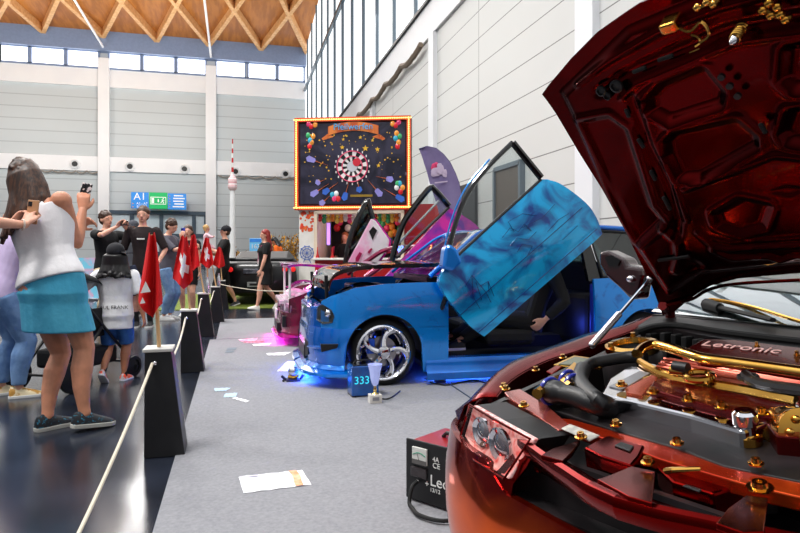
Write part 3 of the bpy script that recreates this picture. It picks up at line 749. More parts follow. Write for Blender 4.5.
def seat(y):
    s = MB().box((1.25, y, .36), (.5, .46, .16)).build('seat', M_inblack, blue, bevel=.05)
    R_ = Euler((0, math.radians(18), 0)).to_matrix()
    MB().box((1.58, y, .74), (.14, .46, .66), R_).box((1.52, y-.19, .70), (.12, .08, .5), R_).box((1.52, y+.19, .70), (.12, .08, .5), R_).build('seat_back', M_inblack, s, bevel=.05)
    MB().box((1.72, y, 1.1), (.1, .26, .18), R_).build('headrest', M_inblack, s, bevel=.04)
seat(-.38); seat(.38)
o = MB().tube([V((.86+.06*math.sin(t*PI/10), -.38+.18*math.cos(t*PI/10), .78+.17*math.sin(t*PI/10))) for t in range(20)], .014, 8, closed=True).build('steering_wheel', M_black, blue, smooth=True)
# the scissor doors
DY = -.93
def bd(q, y=DY): return B.y(q[0], q[1], y)
ch = [[(438.5, 284), (440, 275), (447, 266), (455, 258), (500, 216.5), (541, 179.5), (547, 179.5)], [(446, 298), (560, 185)], [(455, 310), (583, 203)], [(469, 326), (594.5, 218)], [(484, 336.5), (493, 329), (595, 241), (602, 234)]]
DL = [[bd(q) for q in c] for c in ch]
FL = [bd(q) for q in ((446.5, 262), (449, 250), (456, 222), (469, 191.5), (490, 165), (512.5, 142.5))]; RL = [bd(q) for q in ((512.5, 142.5), (541, 177.5))]
LN = [[bd(q) for q in c] for c in (((457, 316), (579.5, 208)), ((477, 331.5), (594.5, 229)))]
HD = [bd(q) for q in ((539.5, 207), (543, 203), (553, 196.5), (557, 196.5), (554, 201), (542, 209.5))]
MR = [bd(q) for q in ((438, 268), (440.5, 248), (445, 244), (452, 249), (457.5, 262), (448, 271))]
def mirror_y(sgn, p, out=0.0): return V((p.x, sgn*(abs(p.y)+out), p.z))
# the far door is shut
g = MB(); side_skin(g, [(.57, W2), (1.2, W2+.005), (1.96, W2)], lambda x, t: .24, lambda x, t: .90, bulB, 1, th=.04)
fd = g.build('door', M_blue, blue, smooth=True)
MB().prism([V((.5, .79, .92)), V((1.92, .79, .92)), V((1.9, .64, 1.34)), V((1.02, .64, 1.33))], V((0, -.008, 0))).build('window_glass', M_glass, fd)
MB().box((1.2, .78, .55), (1.3, .04, .5)).build('door_trim', M_inblue, fd, bevel=.02)
for sgn in (-1,):
    rows = ruled([[mirror_y(sgn, p) for p in c] for c in DL], 26, 5); m_ = len(rows)
    rows = [[p+V((0, sgn*.045*math.sin(PI*min(max((i+1)/(m_+1), 0), 1)), 0)) for p in r] for i, r in enumerate(rows)]
    dr = MB().grid(rows, V((0, -sgn*.07, 0))).build('door', M_cyanart if sgn < 0 else M_blue, blue, smooth=True)
    MB().grid([[p-V((0, sgn*.075, 0)) for p in r[2:-2]] for r in rows[2:-2]], V((0, -sgn*.03, 0))).build('door_trim', M_inblue if sgn > 0 else M_inblack, dr, smooth=True)
    fl, rl = [mirror_y(sgn, p) for p in FL], [mirror_y(sgn, p) for p in RL]
    MB().tube(catmull(fl, 5), .022, 8).build('window_frame', M_blackgloss, dr, smooth=True)
    MB().tube(resample(rl, 6), .032, 8).build('window_frame', M_blackgloss, dr, smooth=True)
    bl_ = [mirror_y(sgn, p) for p in DL[0][2:6]]
    MB().tube(bl_, .014, 6).build('belt_seal', M_black, dr, smooth=True)
    cf = [p+V((.0, -sgn*.03, 0)) for p in catmull(fl, 5)]
    MB().grid([resample(cf, 12), [a.lerp(b, .5) for a, b in zip(resample(cf, 12), resample([bl_[0], bl_[-1]], 12))], resample([bl_[0], bl_[-1]], 12)], V((0, -sgn*.004, 0))).build('window_glass', M_glass, dr, smooth=True)
    off = V((-.035, 0, .01)); ap = [p+off-V((0, sgn*.02, 0)) for p in catmull(fl, 5)]
    MB().tube(ap[:-4], .008, 8).build('frame_edge', M_blueart2, dr, smooth=True)
    for c in LN: MB().tube([mirror_y(sgn, p, .047) for p in resample(c, 8)], .004, 5).build('body_line', M_dkblue, dr)
    MB().prism([mirror_y(sgn, p, .02) for p in HD], V((0, sgn*.012, 0))).build('door_handle', M_dkblue, dr, bevel=.004)
    MB().prism([mirror_y(sgn, p, .0) for p in MR], V((0, sgn*.14, 0))).build('door_mirror', M_blue, dr, bevel=.025, seg=3)
    # hinge arm to the body
    MB().tube([V((.5, sgn*.8, .62)), mirror_y(sgn, DL[1][0], -.02)], .02, 8).build('hinge', M_black, dr)
# airbrushed ruins on the near door: painted outlines
def paint(mb, pts, r=.004):
    P = []
    for q in pts: p = bd(q); P.append(V((p.x, p.y-.047, p.z)))
    mb.tube(P, r, 5, flat=.5)
near_door = [o for o in blue.children if o.name.startswith('door') and o.data.materials[0] == M_cyanart][0]
for l in ([(463, 287), (470, 275), (484, 292), (489, 302)], [(470, 275), (471, 296), (478, 308)], [(474, 282), (480, 300)], [(478, 286), (486, 281), (492, 296)], [(486, 281), (487, 292)], [(500, 238), (508, 228), (516, 232), (522, 224), (529, 231)],
          [(508, 246), (515, 238), (526, 240), (534, 232)], [(520, 228), (540, 218), (552, 205)], [(515, 252), (520, 244), (530, 246), (526, 254)], [(545, 232), (556, 220), (566, 214)], [(560, 240), (575, 226)], [(512, 232), (506, 222), (520, 214), (534, 216)]):
    g = MB(); paint(g, l, .005); g.build('airbrush_line', M_dkblue, near_door)
# underglow tubes with their light
M_neonb = emis('neon_blue', (30, 90, 255), 8.0)
def glow(car, name, x0, x1, y, m, col, e):
    MB().tube([V((x0, y, .075)), V((x1, y, .075))], .012, 6).build(name, m, car, smooth=True)
    l = bpy.data.lights.new(name, 'AREA'); l.shape = 'RECTANGLE'; l.size = abs(x1-x0); l.size_y = .08; l.energy = e; l.color = col
    o = bpy.data.objects.new(name+'_lamp', l); COL.objects.link(o); o.parent = car; o.location = ((x0+x1)/2, y, .085)
glow(blue, 'underglow_tube', .45, 2.1, -.62, M_neonb, (.03, .15, 1), 22)
def glow_y(car, name, x, y0, y1, m, col, e, z=.075):
    MB().tube([V((x, y0, z)), V((x, y1, z))], .012, 6).build(name, m, car, smooth=True)
    l = bpy.data.lights.new(name, 'AREA'); l.shape = 'RECTANGLE'; l.size = .08; l.size_y = abs(y1-y0); l.energy = e; l.color = col
    o = bpy.data.objects.new(name+'_lamp', l); COL.objects.link(o); o.parent = car; o.location = (x, (y0+y1)/2, z+.01)
glow_y(blue, 'underglow_tube', -.62, -.55, .55, M_neonb, (.03, .15, 1), 16)
for x, y, z, e, c in ((1.2, -.25, 1.2, 7, (.1, .2, 1)), (1.9, -.5, .45, 3, (.05, .1, 1))):
    l = bpy.data.lights.new('cabin_lamp', 'POINT'); l.energy = e; l.color = c; l.shadow_soft_size = .06
    o = bpy.data.objects.new('cabin_lamp', l); COL.objects.link(o); o.parent = blue; o.location = (x, y, z)

# ============================================================ PINK SHOW CAR
_o = V((.47, 8.5, 0))+V((math.cos(BPHI), math.sin(BPHI), 0))*.70
pink = thing('car', 'burgundy and pink show car with white engine bay behind the blue car', 'car', _o, BPHI)
K = Car(pink, _o, BPHI)
M_burg = pbr('burgundy_paint', (150, 12, 70), .22, metal=.5, coat=1, col2=(96, 6, 46), nscale=3)
M_mag = pbr('magenta_art', (236, 30, 170), .22, metal=.35, coat=1, col2=(120, 30, 170), nscale=2.6, ndist=2, lo=.45, hi=.7)
M_pearl = pbr('pearl_white', (240, 225, 236), .25, coat=.6, col2=(240, 130, 190), nscale=6, lo=.5, hi=.8)
topK = [(-.66, .50), (-.56, .56), (-.3, .67), (0, .72), (.56, .80)]
for sgn in (-1, 1):
    g = MB(); side_skin(g, [p for p in planB if p[0] > -.55], lambda x, t: max(arch(x), .40), lambda x, t: lerpf(topK, x), bulB, sgn, th=.03, k=10); g.build('fender', M_burg, pink, smooth=True)
    g = MB(); side_skin(g, planB[:6], lambda x, t: .13 if x < -.36 else max(.13, min(arch(x), .409)), lambda x, t: .41, lambda z: .02-.03*((z-.3)/.2)**2, sgn, th=.03); g.build('front_bumper', M_burg, pink, smooth=True)
    g = MB(); side_skin(g, [(.2, W2), (.34, W2), (.56, W2)], lambda x, t: max(min(arch(x), .405), .10), lambda x, t: .41, bulB, sgn, th=.03); g.build('fender_lower', M_burg, pink, smooth=True)
    rows = [[V((x, sgn*yy, z)) for yy, z in ((.76, .235), (.84, .23), (.855, .14), (.86, .06), (.78, .06))] for x in (.36, 1.2, 2.17)]
    MB().grid(rows, V((0, -sgn*.01, 0))).build('sill', M_burg, pink, smooth=True)
    g = MB(); side_skin(g, [(1.97, W2), (2.3, W2), (2.6, .84), (2.95, .80), (3.15, .68), (3.24, .4), (3.26, 0)], lambda x, t: max(arch(x-2.52), .16), lambda x, t: .84, bulB, sgn, th=.03); g.build('rear_quarter', M_burg, pink, smooth=True)
    g = MB(); g.tube(catmull([(.42, sgn*.74, .84), (.7, sgn*.69, 1.02), (1.0, sgn*.62, 1.2), (1.5, sgn*.6, 1.24), (2.2, sgn*.6, 1.22), (3.0, sgn*.68, .9)], 5), .035, 8); g.build('roof_rail', M_burg, pink, smooth=True)
    pts = [V((-.605, sgn*.34, .42)), V((-.58, sgn*.51, .41)), V((-.50, sgn*.69, .41)), V((-.49, sgn*.70, .50)), V((-.57, sgn*.53, .52)), V((-.60, sgn*.34, .52))]
    headlamp(pink, pts, V((.05, -sgn*.03, 0)), M_glass, pbr('lamp_pink', (240, 170, 215), .15, metal=.4, coat=.5))
    wheel(pink, 0, sgn*.80, sgn, .29, .22, M_chrome, 5); wheel(pink, 2.52, sgn*.80, sgn, .29, .22, M_chrome, 5)
g = MB().grid([[V((x, y, z-.03*(y/.6)**2)) for y in (-.6, -.3, 0, .3, .6)] for x, z in ((.97, 1.2), (1.5, 1.26), (2.2, 1.24), (2.6, 1.1))], V((0, 0, -.03))); g.build('roof', M_burg, pink, smooth=True)
MB().box((.28, 0, .38), (1.4, 1.36, .1)).box((1.9, 0, .3), (2.0, 1.5, .1)).build('chassis', M_black, pink)
MB().box((.66, 0, .62), (.3, 1.42, .3)).build('dashboard', M_inblack, pink, bevel=.04)
g = MB(); rnd = random.Random(9)
g.box((-.12, 0, .5), (.9, 1.1, .14))
for k in range(16): g.sph((rnd.uniform(-.5, .3), rnd.uniform(-.55, .55), rnd.uniform(.55, .68)), (rnd.uniform(.07, .15), rnd.uniform(.07, .15), rnd.uniform(.05, .09)), 10, 7)
g.build('engine', M_pearl, pink, smooth=True)
g = MB()
for k in range(6):
    a = V((rnd.uniform(-.5, -.2), rnd.uniform(-.5, .5), .66)); g.tube(catmull([a, a+V((.2, .1, .09)), a+V((.4, -.05, .06)), a+V((.55, .1, .02))]), .025, 7)
g.build('engine_pipe', M_chrome, pink, smooth=True)
MB().box((-.57, 0, .535), (.12, 1.1, .05)).build('slam_panel', M_pearl, pink, bevel=.01)
MB().box((-.645, -.02, .36), (.02, .36, .12)).build('number_plate', pbr('plate_white', (235, 225, 232), .4), pink, bevel=.005)
MB().box((-.625, 0, .21), (.05, .8, .11)).box((-.56, .6, .3), (.07, .1, .14)).box((-.56, -.6, .3), (.07, .1, .14)).build('intake', M_black, pink, bevel=.01)
lipk = catmull([(x-.02, y+.01, 0) for x, y in planB[:6]], 6)
for sgn in (-1, 1):
    MB().grid([[V((p.x+.02, sgn*p.y*.97, .14)), V((p.x-.05, sgn*(p.y+.03), .12)), V((p.x+.02, sgn*p.y*.97, .10))] for p in lipk], V((0, 0, -.006))).build('lip_spoiler', M_mag, pink, smooth=True)
hk = [K.y(*q, -.66) for q in ((288, 266), (293, 264.5), (306, 264), (330, 266), (352, 268))]
rows = [[V((p.x-.06*(1-t*t), .66*t, p.z+.02*(1-t*t))) for p in catmull(hk, 4)] for t in (-1, -.5, 0, .5, 1)]
hbk = MB().grid(rows, V((0, 0, -.03))).build('bonnet', M_mag, pink, smooth=True)
MB().box((hk[1].x-.06, 0, hk[1].z+.012), (.1, 1.1, .012)).build('bonnet_edge', M_pearl, hbk)
for sgn in (-1, 1): MB().tube([V((-.5, sgn*.56, .5)), V((-.5, sgn*.58, hk[1].z-.02))], .016, 8).build('bonnet_prop', M_white, pink)
# near door: magenta outside, black window frame
def kd(q, y=-.9): return K.y(q[0], q[1], y)
ch = [[(386, 276), (400, 262), (450, 208)], [(400, 292), (474, 224)], [(414, 304), (488, 242)]]
rows = ruled([[kd(q) for q in c] for c in ch], 14, 4)
rows = [[p-V((0, .04*math.sin(PI*i/(len(rows)-1)), 0)) for p in r] for i, r in enumerate(rows)]
dr = MB().grid(rows, V((0, .07, 0))).build('door', M_mag, pink, smooth=True)
MB().tube(catmull([kd(q) for q in ((391, 266), (396, 244), (404, 222), (418, 202), (430.5, 187))], 4)+[kd((431.5, 186.5)), kd((440, 195)), kd((449, 206))], .038, 8).build('window_frame', M_blackgloss, dr, smooth=True)
MB().tube([kd((396, 258)), kd((449, 207))], .02, 6).build('belt_seal', M_black, dr)
MB().tube([kd((395.5, 246.5), -.85), kd((439, 200.5), -.85)], .014, 6).build('window_strip', M_white, dr)
MB().prism([kd(q, -.87) for q in ((393, 262), (397, 244), (405, 222), (418, 203), (430.5, 188), (448, 206))], V((0, .005, 0))).build('window_glass', M_glass, dr)
MB().tube([V((.5, -.8, .55)), kd((395, 285), -.86)], .02, 8).build('hinge', M_black, dr)
# far door: white inner trim with pink pockets
def kf(q, y=.86): return K.y(q[0], q[1], y)
oc = [(346, 266), (371.5, 218.5), (376, 221), (389.5, 240), (388.5, 247), (375, 266), (368, 270)]
dr = MB().prism([kf(q) for q in oc], V((0, .08, 0))).build('door', pbr('trim_white', (238, 236, 238), .4, col2=(240, 170, 205), nscale=3, lo=.56, hi=.7), pink, bevel=.012)
MB().prism([kf(q, .95) for q in [(347, 267), (371.5, 217.5), (377, 220), (391.5, 240), (390, 249), (376, 268)]], V((0, .02, 0))).build('door_skin', M_mag, dr, bevel=.006)
MB().prism([kf(q, .85) for q in ((369, 231.5), (373, 226.5), (377, 230.5), (372.5, 240))], V((0, -.01, 0))).build('door_pocket', M_black, dr)
M_slot = pbr('trim_pink', (170, 20, 80), .4)
for q in (((355.5, 258), (359.5, 252), (362, 253.5), (358, 262), (355.5, 262.5)), ((367.5, 252), (371, 248), (372.5, 249), (369, 254)), ((366, 264), (370, 262), (373, 263.5), (371, 266))):
    MB().prism([kf(p, .85) for p in q], V((0, -.01, 0))).build('door_pocket', M_slot, dr)
MB().tube(catmull([kf(q, .9) for q in ((345, 266), (348, 247), (353, 229), (359, 215), (366.5, 201))], 4)+[kf((368, 199.5), .9), kf((370, 208), .9), kf((373, 219), .9)], .04, 8).build('window_frame', M_blackgloss, dr, smooth=True)
MB().prism([kf(q, .9) for q in ((347, 265), (350, 247), (355, 229), (360.5, 215), (367, 203), (371, 219))], V((0, .005, 0))).build('window_glass', M_tint, dr)
MB().tube([V((.5, .8, .55)), kf((352, 268), .9)], .02, 8).build('hinge', M_black, dr)
M_neonp = emis('neon_magenta', (255, 40, 220), 8.0)
glow_y(pink, 'underglow_tube', -.66, -.6, .6, M_neonp, (1, .03, .7), 11, z=.07)
l = bpy.data.lights.new('bay_lamp', 'POINT'); l.energy = 3; l.color = (1, .5, .85); l.shadow_soft_size = .1
o = bpy.data.objects.new('bay_lamp', l); COL.objects.link(o); o.parent = pink; o.location = (-.15, -.2, .9)
# ============================================================ RED CAR (open bonnet, nearest the camera)
import numpy as np
_VP = V((450, -FP)).normalized()          # lateral direction of the car in the camera's plan view
_lg = V((-_VP.y, _VP.x)); _es = V((_lg.x*CA+_lg.y*SA, -_lg.x*SA+_lg.y*CA, 0)); RPHI = math.atan2(_es.y, _es.x)
_ey = V((-math.sin(RPHI), math.cos(RPHI), 0)); _o = at_d(650, 312, 2.4)-_ey*.66; _o.z = 0
red = thing('car', 'candy red car with raised bonnet and gold-trimmed engine bay, nearest the camera', 'car', _o, RPHI)
R = Car(red, _o, RPHI)
M_red_ = pbr('candy_red', (142, 9, 5), .17, metal=1, coat=.05, col2=(104, 4, 3), nscale=3)
M_redin = pbr('candy_red_dark', (108, 8, 8), .24, metal=.8, coat=.25, col2=(84, 5, 6), nscale=4)
M_redbay = pbr('candy_red_bay', (150, 12, 5), .17, metal=1, coat=.05, col2=(108, 5, 4), nscale=5)
M_orange = pbr('candy_orange', (226, 84, 26), .2, metal=.75, coat=.2, col2=(190, 50, 20), nscale=4)
def flame_paint():
    # candy red on top running out into orange flames low on the bumper
    m = pbr('flame_paint', (240, 96, 14), .1, metal=.9, coat=.12, col2=(132, 14, 8), nscale=5, ndist=1.0)
    nt = m.node_tree; r = [n for n in nt.nodes if n.type == 'VALTORGB'][0]; n = [q for q in nt.nodes if q.type == 'TEX_NOISE'][0]; tc = [q for q in nt.nodes if q.type == 'TEX_COORD'][0]
    sp = nt.nodes.new('ShaderNodeSeparateXYZ'); nt.links.new(tc.outputs['Object'], sp.inputs[0])
    mr = nt.nodes.new('ShaderNodeMapRange'); mr.inputs['From Min'].default_value = .36; mr.inputs['From Max'].default_value = .66; nt.links.new(sp.outputs['Z'], mr.inputs['Value'])
    ad = nt.nodes.new('ShaderNodeMath'); ad.operation = 'MULTIPLY_ADD'; nt.links.new(n.outputs['Fac'], ad.inputs[0]); ad.inputs[1].default_value = .5; nt.links.new(mr.outputs[0], ad.inputs[2])
    nt.links.new(ad.outputs[0], r.inputs['Fac']); r.color_ramp.elements[0].position = .42; r.color_ramp.elements[1].position = .85
    return m
M_flame = flame_paint()
M_bayblk = pbr('bay_black', (16, 16, 17), .42, col2=(34, 28, 30), nscale=7)
M_salmon = pbr('manifold_salmon', (206, 112, 92), .3, metal=.5, col2=(170, 70, 56), nscale=4)
M_hose = pbr('silicone_black', (22, 22, 24), .38)
def bay(px, py, dz=0.0): return R.pl(px, py, V((0, 0, .88+dz)), V((-.2, 0, 1)))
BN = V((-.2, 0, 1)).normalized()
def bayplate(name, pts, m, dz=0.0, th=.02, parent=None, bevel=.003, up=None):
    P = [bay(*q, dz) for q in pts]
    return MB().prism([p-BN*th for p in P], BN*th).build(name, m, parent or red, bevel=bevel)
# --- outer panels
planR = [(-1.10, 0), (-1.09, .15), (-1.065, .32), (-1.045, .48), (-1.0, .63), (-.92, .75), (-.80, .83), (-.6, .86), (-.2, .87), (.3, .87)]
RAr = .335; axx = -.22
archR = lambda x, lo: .30+math.sqrt(max(RAr**2-(x-axx)**2, 0)) if abs(x-axx) < RAr else lo
cr_px = [(472, 400), (485, 385), (510, 362.5), (538.5, 351), (566.6, 341), (589, 333), (620, 326), (652, 314)]
in_px = [(496, 396), (507, 383), (524, 371), (549, 359), (577, 350.5), (609, 338.6), (635, 329), (660, 318)]
crn = [bay(*q, -.02) for q in cr_px]; inn = [bay(*q, -.03) for q in in_px]
N_ = 22; crn = resample(catmull(crn, 5), N_); inn = resample(catmull(inn, 5), N_)
for sgn in (1, -1):
    rows = []
    for a, b in zip(inn, crn):
        zl = max(.56, archR(b.x, .56)) if abs(b.x-axx) < RAr else .56
        yo = max(b.y+.02, min(.87, .84+.0*b.x)); r = []
        pts = [a+V((0, -.01, -.05)), a, a.lerp(b, .5)+V((0, 0, .006)), b, b+V((-.005, .03, -.022)), V((b.x-.01, max(b.y+.05, .80 if b.x > -.85 else b.y+.05), b.z-.07)), V((b.x-.01, max(b.y+.06, .86 if b.x > -.8 else b.y+.06), (b.z+zl)/2-.03)), V((b.x-.01, max(b.y+.055, .865 if b.x > -.8 else b.y+.055), min(zl, b.z-.12)))]
        rows.append([V((p.x, sgn*p.y, p.z)) for p in pts])
    MB().grid(rows, V((0, -sgn*.004, -.004))).build('fender', M_redin if False else M_red_, red, smooth=True)
    # bumper: everything below nose and lamp
    def zh(x, t): 
        return lerpf([(-1.3, .535), (-1.060, .535), (-1.050, .592), (-.98, .602), (-.85, .60), (-.5, .60)], x)
    g = MB(); side_skin(g, planR[:8], lambda x, t: .17, zh, lambda z: .012-.05*((z-.44)/.27)**2, sgn, rows=12, th=.02, k=9)
    g.build('front_bumper', M_flame, red, smooth=True)
    g = MB(); side_skin(g, planR[7:], lambda x, t: archR(x, .17), lambda x, t: .62, lambda z: 0, sgn, th=.03, k=12); g.build('fender_lower', M_red_, red, smooth=True)
    # body behind the front wheel
    g = MB(); side_skin(g, [(.3, .87), (.9, .88), (1.6, .88), (2.2, .87), (2.7, .83), (3.0, .7), (3.1, .4), (3.12, 0)], lambda x, t: .30+math.sqrt(max(RAr**2-(x-2.35)**2, 0)) if abs(x-2.35) < RAr else .2,
                        lambda x, t: lerpf([(.3, .86), (1.6, .90), (2.6, .92), (3.1, .88)], x), lambda z: -.04*max(0, (z-.6)/.3)**2, sgn, th=.03, k=10); g.build('body_side', M_red_, red, smooth=True)
    MB().tube(catmull([(.30, sgn*.74, .86), (.6, sgn*.68, 1.06), (.95, sgn*.6, 1.24), (1.5, sgn*.57, 1.28), (2.1, sgn*.58, 1.2), (2.8, sgn*.66, .93)], 5), .035, 8).build('roof_rail', M_red_, red, smooth=True)
    MB().prism([V((.42, sgn*.79, .88)), V((2.3, sgn*.79, .91)), V((1.9, sgn*.62, 1.2)), V((1.0, sgn*.62, 1.23))], V((0, -sgn*.01, 0))).build('side_window', M_tint, red)
    wheel(red, axx, sgn*.85, sgn, .30, .235, M_gold, 5); wheel(red, 2.35, sgn*.85, sgn, .30, .235, M_gold, 5)
# nose beam over the mouth
for sgn in (1, -1):
    yk = [0, .08, .16, .24, .31, .38]; xk = [-1.13, -1.115, -1.085, -1.055, -1.025, -1.0]
    rows = []; kk = catmull([(x, y, 0) for x, y in zip(xk, yk)], 4)
    for y, x in [(q.y, q.x) for q in kk]:
        f = 1 if y < .33 else .5
        rows.append([V((x+.03, sgn*y, .655)), V((x, sgn*y, .664)), V((x-.012, sgn*y, .659)), V((x-.016, sgn*y, .648)), V((x-.012, sgn*y, .63)), V((x, sgn*y, .613)), V((x+.03, sgn*y, .608))])
    MB().grid(rows, V((.006, 0, -.002))).build('nose_beam', M_red_, red, smooth=True)
for sgn in (1, -1):
    q4 = [[V((-1.0, sgn*.365, .664)), V((-1.026, sgn*.30, .655))], [V((-1.03, sgn*.375, .625)), V((-1.045, sgn*.315, .61))], [V((-1.05, sgn*.40, .585)), V((-1.058, sgn*.345, .565))], [V((-1.05, sgn*.43, .56)), V((-1.062, sgn*.35, .53))]]
    MB().grid(q4, V((.012, 0, 0))).build('nose_corner', M_red_, red, smooth=True)
MB().box((-.98, 0, .56), (.02, .86, .14)).build('mouth_back', M_bayblk, red)
g = MB()
for y in [-.4+.03*k for k in range(27)]: g.tube([V((-.985, y, .51)), V((-.985, y+.05, .61))], .0018, 4).tube([V((-.985, y+.05, .51)), V((-.985, y, .61))], .0018, 4)
g.build('mouth_mesh', pbr('mesh_bronze', (70, 48, 32), .5, metal=.6), red)
MB().box((-1.0, 0, .515), (.1, .76, .02)).build('mouth_floor', M_bayblk, red)
# light lines and rings painted on the bumper's flames
def bump_pt(px, py):
    # on the corner of the bumper: a vertical plane touching it
    p0 = V((-.985, .66, .4)); n = V((-.72, .69, 0)); q = R.pl(px, py, p0, n); return q
g = MB()
for (cx, cy, rx, ry) in ((455, 496, 8, 12), (467, 526, 7, 9), (482, 519, 7, 9)):
    g.tube([bump_pt(cx+rx*math.cos(t*PI/10), cy+ry*math.sin(t*PI/10))+V((-.004, .004, 0)) for t in range(20)], .0022, 5, closed=True)
# (kept shallow so it follows the paint)
g = None
# --- headlight
A, Bq, Cq, Dq = V((-.985, .585, .70)), V((-1.02, .325, .672)), V((-1.075, .36, .575)), V((-.975, .635, .60))
for sgn in (1, -1):
    mid = V((-1.04, .50, .575)); out = [A, A.lerp(Bq, .5)+V((-.012, 0, .004)), Bq, Bq.lerp(Cq, .6)+V((0, .0, 0)), Cq, mid, Dq, V((-.955, .63, .655))]
    out = [V((p.x, sgn*p.y, p.z)) for p in out]
    h = MB().prism([p+V((.012, -sgn*.004, -.002)) for p in out], V((.014, -sgn*.004, 0))).build('headlight', pbr('lamp_bowl_reflections', (250, 214, 210), .3, metal=.2, coat=.6, col2=(235, 96, 90), nscale=16, ndist=2.5, lo=.45, hi=.66), red, bevel=.004)  # pale and pink blotches put reflected light into the bowl's colour
    MB().prism([p+V((.026, -sgn*.008, -.002)) for p in out], V((.09, -sgn*.02, 0))).build('lamp_housing', M_bayblk, h)
    MB().prism(out, V((.006, -sgn*.002, 0))).build('lens', glass('lens_glass', (250, 240, 238), .03, .25), h, bevel=.002)
    for q, r in ((.34, .045), (.68, .05)):
        c_ = (out[0].lerp(out[2], q)).lerp(out[6].lerp(out[4], q), .5); ax = (out[2]-out[0]).cross(out[6]-out[0]).normalized(); ax = ax if ax.x < 0 else -ax; c_ = c_-ax*.006
        MB().lathe(c_, [(r*.9, -.004), (r*.9, .006), (r*.8, .008), (r*.6, .001), (r*.45, .004), (.012, .006), (.001, .006)], ax, 24).build('lamp', M_chrome, h, smooth=True)
    MB().tube([out[0], out[1], out[2], out[3], out[4], out[5], out[6], out[7]], .0032, 6, closed=True).build('lamp_seal', M_red_, h)
MB().prism([bay(*q, -.03)-BN*.06 for q in ((500, 404), (521, 411), (534, 420), (538.5, 436), (533, 441), (528, 428))], BN*.06).build('lamp_cover', M_bayblk, red, bevel=.004)
# --- bay floor and walls
MB().grid([[V((-.98, y, .50)), V((-.6, y, .52)), V((.05, y, .66))] for y in (-.66, 0, .66)], V((0, 0, -.01))).build('bay_floor', M_bayblk, red)
MB().box((.06, 0, .76), (.03, 1.36, .26)).build('bulkhead', M_bayblk, red)
for sgn in (1, -1): MB().prism([V((-.96, sgn*.63, .5)), V((.05, sgn*.63, .6)), V((.05, sgn*.63, .85)), V((-.9, sgn*.63, .66))], V((0, sgn*.02, 0))).build('inner_wing', M_bayblk, red)
# --- slam panel, its brackets and the black radiator cover
bayplate('header_panel', [(504, 392), (520, 388.5), (547, 405), (562, 418), (572, 427), (558, 430), (535, 415), (510, 399)], pbr('header_red', (150, 66, 56), .25, metal=.5, coat=.8), -.02)
bayplate('slam_panel', [(560, 418), (572, 419), (620, 432.5), (676, 448), (724, 466), (762, 474), (800, 481), (850, 492), (850, 512), (800, 497), (752, 486), (700, 471), (660, 459), (610, 441), (570, 426)], M_orange, -.025, .03)
bayplate('radiator_cover', [(554, 410), (575, 405), (612, 400), (660, 411), (700, 424), (738, 437), (775, 440), (800, 447), (850, 460), (850, 494), (800, 481.5), (762, 474), (724, 466), (676, 448), (620, 432)], M_bayblk, -.022, .012)
bayplate('warning_sticker', [(561, 428), (570, 423.5), (600, 435), (589, 440.5)], pbr('sticker', (196, 192, 182), .4, col2=(150, 148, 142), nscale=40), -.015, .004)
lock = bayplate('lock_box', [(583, 447), (608, 434.5), (645, 445), (640, 456), (631, 466), (600, 456)], M_redbay, -.02, .06, bevel=.006)
bayplate('lock_opening', [(614, 445), (621, 441.5), (634, 445.5), (630, 451)], M_black, -.016, .004, lock)
lock2 = bayplate('lock_box', [(655, 466), (672, 462), (716, 473), (742, 485), (712, 494), (672, 482)], M_redbay, -.045, .05, bevel=.006)
bayplate('slot', [(682, 485.5), (686, 484), (702, 489), (699, 491.5)], M_black, -.038, .004, lock2)
def plateZ(name, pts, z, m, th=.012): return MB().prism([R.z(*q, z) for q in pts], V((0, 0, -th))).build(name, m, red, bevel=.002)
plateZ('bracket', [(541, 455), (552, 448.5), (580, 440), (573, 451), (563, 461)], .668, M_redbay)
plateZ('bracket', [(597, 479), (612, 474), (631, 466), (655, 471), (652, 503), (628, 496)], .668, M_redbay)
plateZ('bracket', [(716, 523), (728, 508), (746, 495), (768, 497.5), (764, 531), (742, 532)], .668, M_redbay)
MB().box((-.97, 0, .60), (.05, 1.0, .035)).box((-.93, 0, .55), (.04, 1.1, .03)).build('crash_beam', M_redbay, red, bevel=.008)
def gbolt(px, py, dz=0.0, r=.011, name='bolt', parent=None):
    p = bay(px, py, dz); g = MB().lathe(p, [(r*1.6, 0), (r*1.6, .003), (r, .004), (r*.9, .013), (r*.4, .013), (r*.35, .009), (.0005, .009)], BN, 12); return g.build(name, M_gold, parent or red, smooth=True)
for q in ((616, 425), (677, 443.5), (756, 464), (760, 488), (648, 463), (581, 437.5), (524, 406)): gbolt(*q, dz=-.008, r=.0095 if q[0] != 760 else .015)
MB().tube([bay(666, 471, -.01), bay(672, 470, 0), bay(700, 469, 0)], [.007, .006, .005], 8).build('latch_rod', M_gold, red, smooth=True)
